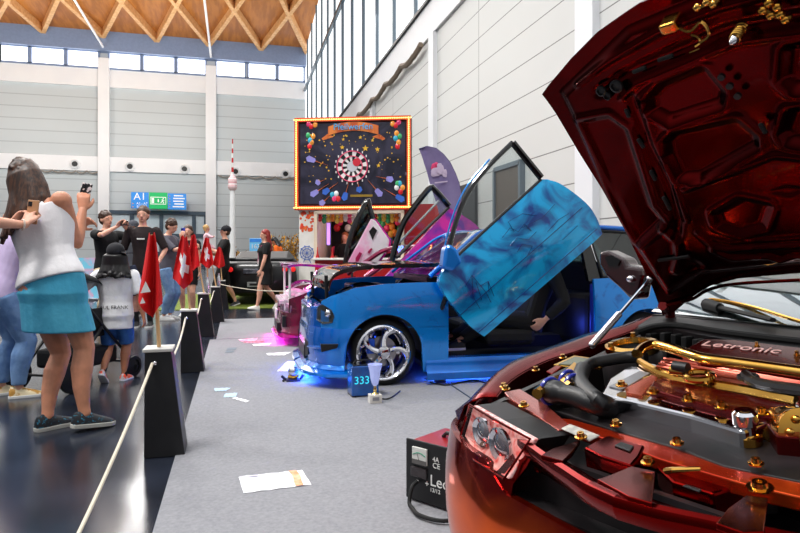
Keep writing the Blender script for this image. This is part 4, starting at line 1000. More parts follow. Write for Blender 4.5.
# --- engine
eng = MB().prism([bay(*q, .0)-BN*.2 for q in ((601, 394), (626, 368), (648, 363), (705, 374), (810, 398), (810, 440), (770, 428), (741, 432), (690, 416), (640, 404))], BN*.19).build('engine', M_bayblk, red)
bayplate('valve_cover', [(600, 394), (608, 379), (626, 367), (648, 362), (700, 373), (800, 396), (800, 414), (763, 424), (742, 431), (690, 415.5), (640, 403.5)], M_chrome, .02, .05, eng, bevel=.008)
bayplate('valve_cover_panel', [(649, 389), (653, 380.5), (664, 377.5), (790, 404), (774, 417), (744, 414), (700, 403.5)], M_redin, .032, .016, eng, bevel=.004)
bayplate('stripe', [(609, 386), (640, 370.5), (650, 373), (622, 389.5)], M_steel, .024, .006, eng, bevel=.001)
bayplate('stripe', [(625, 388), (652, 374.5), (658, 377), (642, 395.5), (626, 392.5)], pbr('copper', (176, 74, 44), .25, metal=.7), .026, .006, eng, bevel=.001)
for q in ((621.6, 385.5), (653, 392.5), (688.4, 400), (721.5, 407), (761.5, 413)): gbolt(*q, dz=.032, r=.010, parent=eng)
p = bay(746, 425, .02); MB().lathe(p, [(.02, -.04), (.02, .0), (.026, .004), (.026, .028), (.02, .034), (.012, .034), (.001, .03)], BN, 20).build('oil_cap', M_chrome, eng, smooth=True)
MB().lathe(p-BN*.03, [(.024, -.012), (.03, -.01), (.03, .008), (.022, .012)], BN, 18).build('oil_collar', M_gold, eng, smooth=True)
bayplate('end_cover', [(765, 420), (795, 406), (800, 418), (800, 438), (776, 436)], M_redin, .02, .05, eng)
MB().tube(catmull([bay(*q, .025) for q in ((640, 362), (650, 368), (668, 376), (694, 381.5), (740, 389), (796, 400))], 4), .0125, 8).build('fuel_rail', M_gold, eng, smooth=True)
bayplate('intake_manifold', [(657, 368), (669, 356.5), (714, 366), (810, 382), (810, 392), (748, 383), (688, 373)], M_salmon, .03, .05, eng, bevel=.006)
for k in range(4): 
    a, b = bay(664-3*k*.8, 358.5+2.6*k, .034), bay(806, 383+1.6*k, .034); MB().tube([a, b], .004, 6).build('manifold_rib', M_salmon, eng)
g = MB(); pr = bay(699, 376, .045); x_, y_, z_ = frame_z(BN)
g.tube([pr+(x_*math.cos(t*PI/12)+y_*math.sin(t*PI/12))*.032 for t in range(24)], .009, 8, closed=True); g.build('gold_clamp', M_gold, eng, smooth=True)
MB().tube([bay(671, 370, .05), bay(684, 371.5, .05)], .014, 10).build('connector', M_gold, eng, smooth=True)
MB().tube([bay(674, 366.5, .06), bay(688, 368.5, .06)], .016, 10).build('connector_cap', M_hose, eng, smooth=True)
MB().tube(catmull([bay(*q, .05) for q in ((745, 375), (752, 381), (770, 386), (800, 390), (830, 394))], 4), .014, 8).build('engine_hose', M_hose, eng, smooth=True)
tb = bay(748, 377, .05); MB().tube([tb+(x_*math.cos(t*PI/10)+y_*math.sin(t*PI/10))*.02 for t in range(20)], .006, 8, closed=True).build('hose_clip', M_hose, eng, smooth=True)
ec = bayplate('engine_cover', [(680, 350.5), (703, 338), (735, 339), (820, 349), (820, 376), (750, 364.5), (700, 359)], M_redin, .055, .05, eng, bevel=.01)
a, b = bay(703, 343.2, .058), bay(762, 349.5, .058); ex = (b-a).normalized(); ey_ = V((0, 0, 1)).cross(ex); ey_ = BN.cross(ex)
me = text_mesh('Letronic', .062, .001, 'LEFT'); MB().mesh(me, face_mat(a.lerp(b, 0), ex, ey_)).build('lettering', pbr('letter_silver', (226, 176, 170), .3), ec, fix=False)
for q in ((724, 362), (757, 346.5), (797, 355.5)): gbolt(*q, dz=.057, r=.005, parent=ec)
# alternator / pulleys at the near end
alt = MB().lathe(bay(792, 431, .0), [(.03, -.06), (.05, -.055), (.052, -.02), (.045, 0), (.052, .02), (.05, .045), (.03, .05)], V((-.6, -.7, .2)).normalized(), 20).build('alternator', M_gold, red, smooth=True)
for k in range(6): t = k*PI/3; x2_, y2_, z2_ = frame_z(V((-.6, -.7, .2))); MB().sph(bay(792, 431, .0)+z2_*.052+(x2_*math.cos(t)+y2_*math.sin(t))*.03, .009, 8, 6).build('alternator_bolt', M_gold, alt, smooth=True)
# --- strut tower, brace bar, hoses and boxes on the far side
tc = bay(633, 353, .0); MB().lathe(tc, [(.10, -.1), (.10, -.01), (.085, .01), (.06, .012), (.055, .0), (.001, -.002)], BN, 28).build('strut_tower', M_bayblk, red, smooth=True)
MB().lathe(tc+BN*.012, [(.084, 0), (.084, .018), (.06, .022), (.056, .004), (.062, 0)], BN, 28, closed=True).build('tower_ring', M_gold, red, smooth=True)
for k in range(3): t = k*2.1; gb = tc+BN*.034+(x_*math.cos(t)+y_*math.sin(t))*.07; MB().lathe(gb, [(.009, 0), (.008, .014), (.001, .014)], BN, 8).build('tower_nut', M_gold, red)
MB().tube(catmull([bay(*q, .085) for q in ((637, 354), (643, 348), (653, 344.5), (668, 347.5), (690, 354.5), (706, 358.5), (740, 363), (800, 371.5), (850, 379))], 5), .0165, 12, flat=.8).build('strut_brace', M_gold, red, smooth=True)
MB().tube(catmull([bay(*q, .03) for q in ((583, 369), (579.5, 380), (586, 391), (598, 401))]+[bay(609, 406, .0), bay(618, 412, -.07)], 4), .024, 10).build('radiator_hose', M_hose, red, smooth=True)
MB().tube(catmull([bay(*q, .03) for q in ((581, 372), (590, 364), (606, 360.5), (630, 357), (646, 358))], 4), .018, 10).build('vacuum_hose', M_hose, red, smooth=True)
MB().tube(catmull([bay(*q, .02) for q in ((549, 391), (559, 393), (575, 397), (592, 403))]+[bay(606, 408, .0), bay(620, 414, -.08)], 4), [.034]*5+[.028]*16, 12).build('intake_pipe', M_hose, red, smooth=True)
M_cl = pbr('clamp_blue', (36, 48, 160), .3, coat=.5)
for q, dd in (((550, 391), .035), ((568, 382.5), .033), ((573, 386), .031)):
    p = bay(*q, .02); ax = (bay(612, 409, .02)-bay(549, 391, .02)).normalized(); xa, ya, za = frame_z(ax)
    MB().tube([p+(xa*math.cos(t*PI/10)+ya*math.sin(t*PI/10))*dd for t in range(20)], .006, 8, closed=True).build('hose_clamp', M_cl, red, smooth=True)
MB().tube(catmull([bay(*q, .03) for q in ((537, 394), (548, 386), (560, 379.5), (566, 383), (572, 388))], 4), .016, 8).build('gold_pipe', M_gold, red, smooth=True)
bayplate('fuse_box', [(536, 388), (548, 376), (568, 366), (576, 371), (560, 382), (545, 391)], M_bayblk, .02, .05)
bayplate('gold_bracket', [(566, 369), (574, 361), (580, 366), (574, 374)], M_gold, .035, .05)
fp_ = bayplate('framed_plate', [(553, 364.5), (574, 355), (612, 360.5), (600, 366.5), (572, 367)], M_gold, .02, .01)
bayplate('plate_face', [(558, 363.8), (575, 356.3), (607, 361), (598, 365)], pbr('plate_green_grey', (96, 100, 84), .4), .024, .004, fp_)
bayplate('red_bracket', [(546, 371), (556, 365), (562, 366), (552, 374)], M_redbay, .02, .02)
for q in ((563, 358), (536, 370.5), (504, 387), (506, 389.5)): gbolt(*q, dz=.0, r=.008)
# --- cowl, wiper, windscreen, cabin
P = [bay(*q, -.005) for q in ((636, 327), (652, 316), (668, 312.5), (700, 318), (760, 322), (800, 326), (860, 332))]; Q = [bay(*q, -.01) for q in ((640, 331), (655, 330), (672, 329), (700, 335), (750, 343), (800, 350), (860, 358))]
MB().grid([resample(P, 20), [a.lerp(b, .5)+V((0, 0, .012)) for a, b in zip(resample(P, 20), resample(Q, 20))], resample(Q, 20)], -BN*.02).build('cowl', M_bayblk, red, smooth=True)
MB().tube(catmull([bay(*q, .0) for q in ((636, 332), (655, 326.5), (680, 326), (720, 332), (760, 337), (800, 341.5), (850, 347))], 5), .012, 8).build('bonnet_seal', M_rubber, red, smooth=True)
g = MB()
for k in range(15):
    t = k/14; a = Q[1].lerp(Q[-1], t) if False else resample(Q[1:], 15)[k]; g.box(a+V((-.02, 0, -.035)), (.05, .02, .05))
g.build('cowl_ribs', M_rubber, red, bevel=.004)
ws = MB().grid([[V((.16-.14*math.cos(y*1.6), y, .895)), V((.55-.08*math.cos(y*1.6), y*.93, 1.09)), V((.95-.05*math.cos(y*1.6), y*.86, 1.255))] for y in [-.72+.12*k for k in range(13)]], V((.006, 0, .004))).build('windscreen', glass('windscreen_glass', (200, 214, 212), .35, .9), red, smooth=True)
g = MB().grid([[V((x, y, z-.03*(y/.6)**2)) for y in (-.58, -.3, 0, .3, .58)] for x, z in ((.92, 1.26), (1.5, 1.31), (2.1, 1.22), (2.6, 1.02), (3.0, .93))], V((0, 0, -.03))); g.build('roof', M_red_, red, smooth=True)
MB().box((1.6, 0, .3), (2.6, 1.6, .1)).box((.5, 0, .78), (.5, 1.4, .16)).build('dashboard', M_inblack, red, bevel=.03)
for y in (-.36, .36):
    s = MB().box((1.3, y, .45), (.5, .46, .16)).build('seat', M_inblack, red, bevel=.05); MB().box((1.6, y, .8), (.14, .46, .66), Euler((0, .3, 0)).to_matrix()).build('seat_back', M_inblack, s, bevel=.05)
wp = [bay(*q, .035) for q in ((706, 302), (712, 299.5), (735, 303), (760, 309), (790, 318.5), (830, 330))]
wi = MB().tube(catmull(wp, 4), .0065, 8).build('wiper_arm', M_gold, red, smooth=True)
MB().tube([bay(706, 304, .03), bay(720, 308, .03)], [.022, .018], 10).tube([bay(718, 307, .03), bay(773, 320, .03)], [.015, .013], 8, flat=.6).build('wiper_blade', M_rubber, wi, smooth=True)
# mirror on the far door
mp = [(598.5, 252), (607, 250.5), (624, 258.5), (627, 265.5), (640, 267), (642, 275), (637, 300), (629, 299), (618, 287.5), (605, 276), (598.5, 265)]
mr = MB().prism([R.x(*q, .30) for q in mp], V((.10, 0, 0))).build('door_mirror', pbr('mirror_maroon', (38, 6, 10), .1, coat=1), red, bevel=.02, seg=3)
MB().prism([R.x(*q, .297) for q in ((605, 257), (612, 255), (621, 260), (618, 266), (609, 266))], V((-.004, 0, 0))).build('mirror_highlight_panel', M_blackgloss, mr)
c_ = R.x(630, 279, .29); MB().sph(c_, (.012, .018, .016), 10, 8).build('indicator', M_chrome, mr, smooth=True)
# gas strut
H0 = V((0, 0, .90)); TH = math.radians(52); HD_ = V((-math.cos(TH), 0, math.sin(TH))); HN = V((-math.sin(TH), 0, -math.cos(TH)))
def hp(y, d, h=0.0): return H0+V((0, y, 0))+HD_*d+HN*h
def hpx(px, py, h=0.0): return R.pl(px, py, H0+HN*h, HN)
a = bay(592, 345, .01); b = hpx(650, 279, .02); m_ = a.lerp(b, .46)
gs = MB().tube([a, m_], .0125, 10).build('gas_strut', pbr('strut_silver', (205, 200, 205), .25, metal=.85), red, smooth=True); MB().tube([m_, b], .006, 8).sph(b, .013, 10, 8).sph(a, .013, 10, 8).build('strut_rod', M_chrome, gs, smooth=True)
# --- bonnet seen from below: pressed inner frame as a height field
YC = .05
side = [(-.02, .611), (.12, .60), (.211, .60), (.408, .603), (.566, .616), (.72, .637), (.875, .653), (.954, .668), (1.0, .66), (1.3, .63)]
front = [(0, 1.13), (.24, 1.125), (.30, 1.111), (.39, 1.088), (.51, 1.037), (.63, .976), (.67, .952)]
rear = [(0, .19), (.09, .189), (.29, .164), (.39, .133), (.468, .083), (.56, .01), (.63, -.015)]
NU, NV = 170, 190
us = np.linspace(-1, 1, NU); vs = np.linspace(0, 1, NV)
Yg = np.zeros((NV, NU)); Dg = np.zeros((NV, NU))
for i, v in enumerate(vs):
    for j, u in enumerate(us):
        y = abs(u)*.64
        for _ in range(3):
            d = lerpf(rear, y)+v*(lerpf(front, y)-lerpf(rear, y)); y = abs(u)*lerpf(side, d)
        Yg[i, j] = math.copysign(y, u); Dg[i, j] = d
def sdpoly(poly, X, Y):
    n = len(poly); d2 = np.full(X.shape, 1e9); s = np.ones(X.shape)
    for i in range(n):
        ax, ay = poly[i]; bx_, by_ = poly[i-1]; ex, ey = bx_-ax, by_-ay; wx, wy = X-ax, Y-ay
        t = np.clip((wx*ex+wy*ey)/(ex*ex+ey*ey), 0, 1); dx, dy = wx-ex*t, wy-ey*t
        d2 = np.minimum(d2, dx*dx+dy*dy)
        c1, c2, c3 = Y >= ay, Y < by_, ex*wy > ey*wx
        flip = (c1 & c2 & c3) | (~c1 & ~c2 & ~c3); s = np.where(flip, -s, s)
    return s*np.sqrt(d2)
def sst(a, b, x): t = np.clip((x-a)/(b-a), 0, 1); return t*t*(3-2*t)
panels = [[(.318, .85), (.274, .876), (.155, .892), (.130, .82), (.145, .792), (.295, .776), (.328, .81)], [(.322, .70), (.295, .718), (.12, .725), (.09, .672), (.095, .65), (.275, .575), (.325, .58), (.33, .66)],
          [(.262, .433), (.178, .475), (.115, .448), (.15, .385), (.218, .367), (.266, .396)], [(.565, .825), (.475, .82), (.44, .77), (.468, .487), (.45, .425), (.565, .345), (.575, .5)]]
Hf = np.full(Yg.shape, .0)
edge = np.minimum.reduce([sdpoly([(.60, .945), (.585, .30), (.55, .09), (.40, .185), (.0, .235), (-.40, .185), (-.55, .09), (-.585, .30), (-.60, .945), (-.30, 1.075), (0, 1.095), (.30, 1.075)], Yg, Dg)])
Hf += .022*(1-sst(-.03, .005, edge))
Ym = np.where(Yg < YC, 2*YC-Yg, Yg)
for k, pl_ in enumerate(panels):
    sd = sdpoly(pl_, Ym, Dg)-.012
    dep = .022 if k in (0, 1) else (.012 if k == 2 else .016)
    Hf -= dep*(1-sst(-.022, .004, sd)); Hf += .007*np.exp(-((sd-.012)/.008)**2)
sd = sdpoly([(.13, .50), (.05, .525), (.0, .52), (.0, .455), (.06, .465)], Ym, Dg)+.01; Hf -= .008*(1-sst(-.012, .004, sd))
def ridge(pts, w, amp):
    global Hf
    d2 = np.full(Yg.shape, 1e9)
    for (ax, ay), (bx_, by_) in zip(pts, pts[1:]):
        ex, ey = bx_-ax, by_-ay; t = np.clip(((Ym-ax)*ex+(Dg-ay)*ey)/(ex*ex+ey*ey), 0, 1); d2 = np.minimum(d2, (Ym-ax-ex*t)**2+(Dg-ay-ey*t)**2)
    Hf = Hf+amp*np.exp(-d2/(w*w))
ridge([(.52, .955), (.434, .985), (.384, 1.0), (.219, 1.036), (.0, 1.05)], .010, .010)
ridge([(.46, .915), (.36, .945), (.06, .985), (-.1, .99)], .014, -.012)
ridge([(.40, .875), (.345, .905), (.06, .945), (-.1, .95)], .009, .008)
ridge([(.375, .87), (.385, .7), (.375, .56), (.39, .42), (.42, .35)], .012, -.010)
ridge([(.345, .86), (.36, .7), (.352, .54), (.36, .42)], .008, .006)
ridge([(.34, .37), (.31, .315), (.27, .302), (.06, .312), (-.1, .31)], .009, .012); ridge([(.30, .345), (.26, .328), (.06, .336), (-.1, .336)], .006, .007)
ridge([(.33, .535), (.18, .575), (.06, .612), (-.02, .615)], .009, .010)
ridge([(.32, .30), (.27, .262), (.16, .268), (.13, .25), (.09, .268), (-.1, .266)], .008, .010)
ridge([(.45, .40), (.42, .34), (.44, .27), (.47, .22)], .014, .012)
Hf -= .012*np.exp(-((Ym-.40)**2+(Dg-.23)**2)/(.03**2))
# gentle crown of the outer skin
crown = lambda y, d: -.035*(y/.65)**2-.05*max(0, (d-.9)/.2)**2*0.6
rows = [[hp(Yg[i, j], Dg[i, j], Hf[i, j]+(-crown(Yg[i, j], Dg[i, j])-.03)*-1*-1) for j in range(NU)] for i in range(NV)]
bon = MB().grid(rows, lambda i, j: -HN*(.012+Hf[i, j])).build('bonnet', pbr('bonnet_inner_red', (88, 4, 5), .2, metal=1, coat=.05, col2=(62, 3, 4), nscale=3), red, smooth=True, ang=60)
def hslot(px0, px1, w=.012, name='slot'):
    a, b = hpx(*px0, .012), hpx(*px1, .012); d = (b-a).normalized(); s_ = HN.cross(d)*w
    MB().prism([a-s_, b-s_, b+s_, a+s_], HN*.0112).build(name, M_rubber, bon, bevel=.004)
k6 = lambda x, y: (540+x/1.904, y/1.904)
for a, b in (((178, 136), (204, 126)), ((226, 113), (256, 103)), ((188, 262), (200, 280)), ((212, 322), (222, 342)), ((236, 372), (250, 398)), ((226, 494), (286, 486)), ((420, 232), (432, 252)), ((165, 205), (172, 222))): hslot(k6(*a), k6(*b), .006)
for q in ((347, 145), (363, 162), (378, 181)): 
    p = hpx(*k6(*q), .014); MB().lathe(p, [(.009, 0), (.009, .010)], HN, 14).build('hole', M_black, bon)
for q, r in (((147, 163), .02), ((118, 172), .017), ((130, 182), .012)): p = hpx(*k6(*q), .016); MB().lathe(p, [(r, 0), (r, .008), (r*.7, .01), (r*.65, .004), (.001, .004)], HN, 18).build('hole', M_black, bon, smooth=True)
p = hpx(*k6(250, 44), .03); MB().box(p, (.05, .045, .03), Euler((0, -TH, 0)).to_matrix()).build('gold_block', M_gold, bon, bevel=.006)
MB().tube(catmull([hpx(*k6(*q), .04) for q in ((262, 52), (285, 60), (308, 42), (322, 66), (305, 82))], 4), .004, 6).tube([hpx(*k6(*q), .04) for q in ((285, 100), (304, 92))], .003, 6).tube(catmull([hpx(*k6(*q), .03) for q in ((288, 66), (300, 70), (306, 80), (296, 88))], 3), .004, 6).build('safety_catch', M_gold, bon, smooth=True)
# striker pin with its coil spring
p = hpx(*k6(384, 52), .02); q = hpx(*k6(368, 78), .075); ax = (q-p); L_ = ax.length; ax.normalize(); xa, ya, _ = frame_z(ax)
sp_ = MB().tube([p+ax*(L_*.85*t/70)+(xa*math.cos(t*.55)+ya*math.sin(t*.55))*.012 for t in range(71)], .003, 6).build('striker_spring', M_gold, bon, smooth=True)
MB().tube([p, q], .006, 10).lathe(q, [(.012, -.006), (.012, 0), (.008, .006), (.004, .012), (.001, .013)], ax, 16).build('striker_pin', M_chrome, sp_, smooth=True)
for a in ((425, 20), (440, 30), (452, 14), (458, 28), (468, 38), (436, 6), (330, 8), (318, 4), (300, 14)):
    MB().sph(hpx(*k6(*a), .03), (.011, .011, .011), 8, 6).build('gold_fitting', M_gold, bon, smooth=True)
MB().tube(catmull([hpx(*k6(*q), .03) for q in ((300, 16), (318, 8), (335, 4), (345, -8))], 3), .006, 6).tube(catmull([hpx(*k6(*q), .03) for q in ((422, 14), (438, 24), (460, 34), (480, 32))], 3), .006, 6).build('lock_linkage', M_gold, bon, smooth=True)
MB().tube(catmull([hpx(*q, .004) for q in ((667, 305), (691, 299.5), (708, 290), (735, 284), (800, 280))], 4), .006, 6).build('bonnet_rear_edge', M_red_, bon, smooth=True)
for sgn in (1, -1):
    a, b = V((.03, sgn*.6, .84)), hp(sgn*.585, .05, .01); MB().tube(catmull([a, a.lerp(b, .5)+V((.03, 0, .02)), b], 4), .018, 8).build('bonnet_hinge', M_redin, bon, smooth=True)
# ============================================================ PEOPLE
def ik(a, t, l1, l2, pole):
    d = t-a; L = d.length
    if L > (l1+l2)*.998: d = d*((l1+l2)*.998/L); L = d.length
    n = d.normalized(); x = (l1*l1-l2*l2+L*L)/(2*L); h = math.sqrt(max(l1*l1-x*x, 0))
    p = V(pole); p = (p-n*p.dot(n)).normalized()
    return a+n*x+p*h, a+d
SK = lambda n, c: pbr('skin_'+n, c, .5, col2=tuple(int(v*.93) for v in c), nscale=14)
CL = lambda n, c, **k: pbr('cloth_'+n, c, .85, sheen=0, nscale=k.pop('nscale', 9), bump=.25, bscale=k.pop('bscale', 45), **k)
def person(label, px, fy, rz, H, skin, shirt=None, sleeve=.55, hem=.47, legs=None, leg_len=.95, skirt=None, shoe=None, sole=None, sock=None, hair=None, hair_len=0, hair_w=1.0, cap=None, brim=0,
           hands=None, feet=None, lean=(0, 0), twist=0, head=(0, 0, 0), fem=False, w=1.0, hs=1.0, vox=.009, tank=False, loc=None, group=None, hdir=None, curl=.5, face=True, seat=False, eye=(60, 40, 30)):
    loc = at_z(px, fy, 0) if loc is None else V(loc)
    root = thing('person', label, 'person', loc, rz, group)
    F = lambda x, y, z: V((x, y, z))*H
    HIP = F(0, 0, .52)
    Rl = Euler((-lean[0], lean[1], 0)).to_matrix(); Rt = Euler((0, 0, twist)).to_matrix()
    def T(p):
        p = V(p); k = min(max((p.z/H-.50)/.22, 0), 1)
        if p.z < .50*H: return p
        q = Euler((0, 0, twist*k)).to_matrix() @ (p-HIP); return HIP + Rl @ q
    # trunk stations: z, half width, half depth, forward offset
    if fem: st = [(.46, .088, .062, -.004), (.50, .100, .072, -.008), (.55, .092, .066, -.006), (.60, .076, .055, 0), (.64, .072, .053, .002), (.69, .080, .060, .006), (.73, .086, .070, .012), (.77, .088, .058, .004), (.80, .088, .046, 0), (.825, .062, .040, -.004), (.845, .034, .034, -.004)]
    else: st = [(.46, .086, .062, -.004), (.50, .094, .070, -.006), (.55, .090, .066, -.004), (.60, .084, .060, 0), (.65, .086, .060, .002), (.70, .096, .066, .004), (.75, .106, .070, .006), (.785, .110, .062, .002), (.812, .098, .050, 0), (.832, .064, .042, -.004), (.85, .036, .036, -.004)]
    def trunk(mb, z0, z1, g, n=18):
        rs = []
        zs = [z0]+[s[0] for s in st if z0 < s[0] < z1]+[z1]
        for z in zs:
            a = lerpf([(s[0], s[1]) for s in st], z)*w+g; b = lerpf([(s[0], s[2]) for s in st], z)*(.5+.5*w)+g; o = lerpf([(s[0], s[3]) for s in st], z)
            rs.append([T(F(a*math.cos(2*PI*k/n), o+b*math.sin(2*PI*k/n), z)) for k in range(n)])
        mb.rings(rs)
    shw = (.098 if fem else .112)*(.6+.4*w)
    S = {s: T(F(q*shw, 0, .802)) for s, q in (('L', -1), ('R', 1))}
    UA, FA = .172*H, .148*H
    hands = hands or {}; arms = {}
    for s, q in (('L', -1), ('R', 1)):
        t = hands.get(s, ((q*(shw+.035), .03, .475), (q*.3, -1, -.2)))
        tgt = F(*t[0]); e, wv = ik(S[s], tgt, UA, FA, t[1]); arms[s] = (S[s], e, wv)
    feet = feet or {}; lg = {}
    for s, q in (('L', -1), ('R', 1)):
        t = feet.get(s, ((q*.055, -.01, .045), (0, 1, 0), 0))
        hj = T(F(q*.052*(.7+.3*w), 0, .505)); k, an = ik(hj, F(*t[0]), .245*H, .232*H, V(t[3]) if len(t) > 3 else V((q*.05, 1, 0)))
        lg[s] = (hj, k, an, V(t[1]).normalized(), t[2])
    def arm(mb, s, g, f0, f1):
        a, e, wv = arms[s]; pts = []; rr = []
        prof = [(0, .031), (.25, .030), (.5, .027), (.9, .022), (1.0, .0215), (1.25, .0225), (1.6, .019), (2.0, .0135)]
        for f, r in prof+[(f1, None)]:
            if f < f0 or f > f1: continue
            if r is None: r = lerpf(prof, f)
            p = a.lerp(e, f) if f <= 1 else e.lerp(wv, f-1); pts.append(p); rr.append((r*(.6+.4*w)+g)*H)
        mb.tube(pts, rr, 12)
    def leg(mb, s, g, f1, loose=0.0):
        a, k, an = lg[s][:3]; pts = []; rr = []
        prof = [(0, .056), (.3, .051), (.7, .040), (1.0, .032), (1.3, .034), (1.6, .026), (1.9, .0185), (2.0, .0185)]
        for f, r in prof+[(f1, None)]:
            if f > f1: continue
            if r is None: r = lerpf(prof, f)
            p = a.lerp(k, f) if f <= 1 else k.lerp(an, f-1); back = .012*math.sin(PI*min(max(f-1, 0), 1)) if f > 1 else 0
            pts.append(p-V((lg[s][3].x, lg[s][3].y, 0))*back*H); rr.append((r*(.55+.45*w)+g+loose*min(f, 1))*H)
        mb.tube(pts, rr, 12)
    # head frame
    NB = T(F(0, -.002, .845)); Mh = Rl @ Rt @ Euler((-head[0], head[2], head[1])).to_matrix()
    def HD(x, y, z): return NB + Mh @ (V((x, y, z))*H*hs)      # origin at the base of the neck, chin ~ .045
    # ---- body
    b = MB(); trunk(b, .46, .85, 0)
    b.tube([NB-V((0, 0, .03*H)), HD(0, .004, .02), HD(0, .012, .05)], [.034*H, .030*H*hs, .030*H*hs], 12)
    b.sph(HD(0, .004, .098), (.0435*H*hs, .056*H*hs, .053*H*hs), 18, 12, Mh); b.sph(HD(0, .018, .066), (.033*H*hs, .038*H*hs, .036*H*hs), 14, 10, Mh)
    b.sph(HD(0, .040, .044), (.016*H*hs, .014*H*hs, .012*H*hs), 10, 8, Mh)
    b.tube([HD(0, .050, .095), HD(0, .064, .073)], [.005*H*hs, .0095*H*hs], 8); b.sph(HD(0, .060, .073), (.010*H*hs, .009*H*hs, .006*H*hs), 8, 6, Mh)
    for q in (-1, 1): b.sph(HD(q*.044, -.004, .083), (.006*H*hs, .013*H*hs, .018*H*hs), 8, 6, Mh)
    for q in (-1, 1): b.sph(HD(q*.020, .046, .101), (.016*H*hs, .010*H*hs, .006*H*hs), 8, 6, Mh)
    hp_ = {}
    for s, q in (('L', -1), ('R', 1)):
        arm(b, s, 0, 0, 2.0)
        a, e, wv = arms[s]; d = (wv-e).normalized(); n = V((-q, .15, 0))
        if hdir and s in hdir: d = V(hdir[s][0]).normalized(); n = V(hdir[s][1])
        n = (n-d*n.dot(d)).normalized(); sx_ = n.cross(d)
        if sx_.dot(V((0, 1, .3))) < 0: sx_ = -sx_          # thumb side
        P = lambda i, j, k: wv+(d*i+sx_*j+n*k)*H
        b.sph(a, .034*H*(.6+.4*w), 12, 8); b.rings([[P(i, wd*math.cos(2*PI*m/10), th*math.sin(2*PI*m/10)) for m in range(10)] for i, wd, th in ((-.01, .0135, .011), (.012, .019, .011), (.04, .0245, .010), (.052, .0235, .008))])
        for f, (o, L) in enumerate(((.0195, .043), (.0066, .049), (-.0066, .046), (-.0195, .036))):
            pts = [P(.045, o*.95, 0)]; ang = 0; cur = P(.054, o, 0); pts.append(cur)
            for seg in (.42, .32, .26):
                ang += curl*(.75 if seg > .4 else .9); cur = cur+(d*math.cos(ang)+n*math.sin(ang))*L*seg*H; pts.append(cur)
            b.tube(pts, [.0056*H]*2+[.0050*H, .0047*H, .0042*H], 8)
        b.tube([P(.010, .014, .002), P(.024, .026, .008), P(.042, .033, .014), P(.055, .033, .02)], [.0085*H, .0078*H, .0068*H, .0055*H], 8)
        hp_[s] = P(.055, .0, .016); hp_[s+'d'] = d; hp_[s+'n'] = n; hp_[s+'s'] = sx_
        leg(b, s, 0, 2.0); an, td, pit = lg[s][2:5]
        sd = V((td.y, -td.x, 0)); up = sd.cross(td); fd = (td*math.cos(pit)-V((0, 0, 1))*math.sin(pit)); fu = sd.cross(fd)
        b.tube([an, an-fu*.03*H-fd*.012*H], [.019*H, .017*H], 8); b.tube([an-fu*.028*H-fd*.02*H, an-fu*.03*H+fd*.05*H, an-fu*.034*H+fd*.095*H], [.016*H, .016*H, .010*H], 8)
    body = b.fused('body', SK(*skin), root, vox, 3)
    # ---- clothes
    if shirt:
        g = MB(); trunk(g, hem, .838 if not tank else .80, .0105 if not tank else .013)
        if not tank:
            for s in 'LR':
                arm(g, s, .012, 0, sleeve); g.sph(S[s], .042*H*(.6+.4*w), 10, 8)
        else:
            for q in (-1, 1): g.tube([T(F(q*.052, .062, .77)), T(F(q*.056, .03, .825)), T(F(q*.056, -.02, .832)), T(F(q*.05, -.055, .77))], .015*H, 8)
        g.fused('shirt', shirt, root, vox*1.15, 4)
    if legs:
        g = MB(); trunk(g, .455, .60, .008); 
        for s in 'LR': leg(g, s, .008, leg_len*2, .010 if leg_len < .7 else .006)
        g.fused('trousers' if leg_len > .7 else 'shorts', legs, root, vox*1.15, 3)
    if skirt:
        m, z0, z1, fl = skirt; g = MB(); rs = []
        for z in [z1+(z0-z1)*k/6 for k in range(7)]:
            zz = max(z, .46); a = lerpf([(s[0], s[1]) for s in st], zz)*w+.005+.007*min(max((.52-z)/.05, 0), 1)+fl*max(0, .50-z)*.55; d_ = lerpf([(s[0], s[2]) for s in st], zz)*(.5+.5*w)+.004+.009*min(max((.52-z)/.05, 0), 1)+fl*max(0, .50-z)*.5
            kx = (lg['L'][1]+lg['R'][1])*.5/H; t = min(max((.5-z)/.25, 0), 1)
            rs.append([(T(F(a*math.cos(2*PI*k/22), d_*math.sin(2*PI*k/22)-.004, z)) if z > .5 else F(a*math.cos(2*PI*k/22)+kx.x*t*.6, d_*math.sin(2*PI*k/22)-.004+kx.y*t*.6, z)) for k in range(22)])
        g.rings(rs); g.fused('skirt', m, root, vox, 2)
    for s in 'LR':
        if not shoe: break
        an, td, pit = lg[s][2:5]; sd = V((td.y, -td.x, 0)); fd = (td*math.cos(pit)-V((0, 0, 1))*math.sin(pit)); fu = sd.cross(fd)
        if sock: 
            a, k = lg[s][2], lg[s][1]; MB().tube([an-fu*.02*H, an, an.lerp(k, sock)], [.021*H, .0215*H, .0255*H], 12).build('sock', CL('sock_black', (18, 18, 20)), root, smooth=True)
        Q = lambda y, x, z: an+fd*y*H+sd*x*H+fu*(z-.045)*H
        up_ = []
        for y, wd, ht in ((-.042, .012, .040), (-.036, .020, .052), (-.015, .024, .060), (.008, .025, .058), (.03, .026, .046), (.06, .029, .036), (.085, .028, .028), (.104, .018, .020), (.110, .006, .014)):
            up_.append([Q(y, wd*math.cos(t*PI/7), .008+(ht-.008)*math.sin(t*PI/7)) for t in range(8)]+[Q(y, -wd*.6, .004), Q(y, wd*.6, .004)])
        sh = MB().rings(up_).build('shoe', shoe, root, smooth=True)
        ol = [(-.046, .0), (-.040, .019), (-.02, .025), (.02, .027), (.06, .031), (.09, .028), (.108, .014), (.113, 0)]
        ol = ol+[(y, -x) for y, x in ol[::-1][1:-1]]
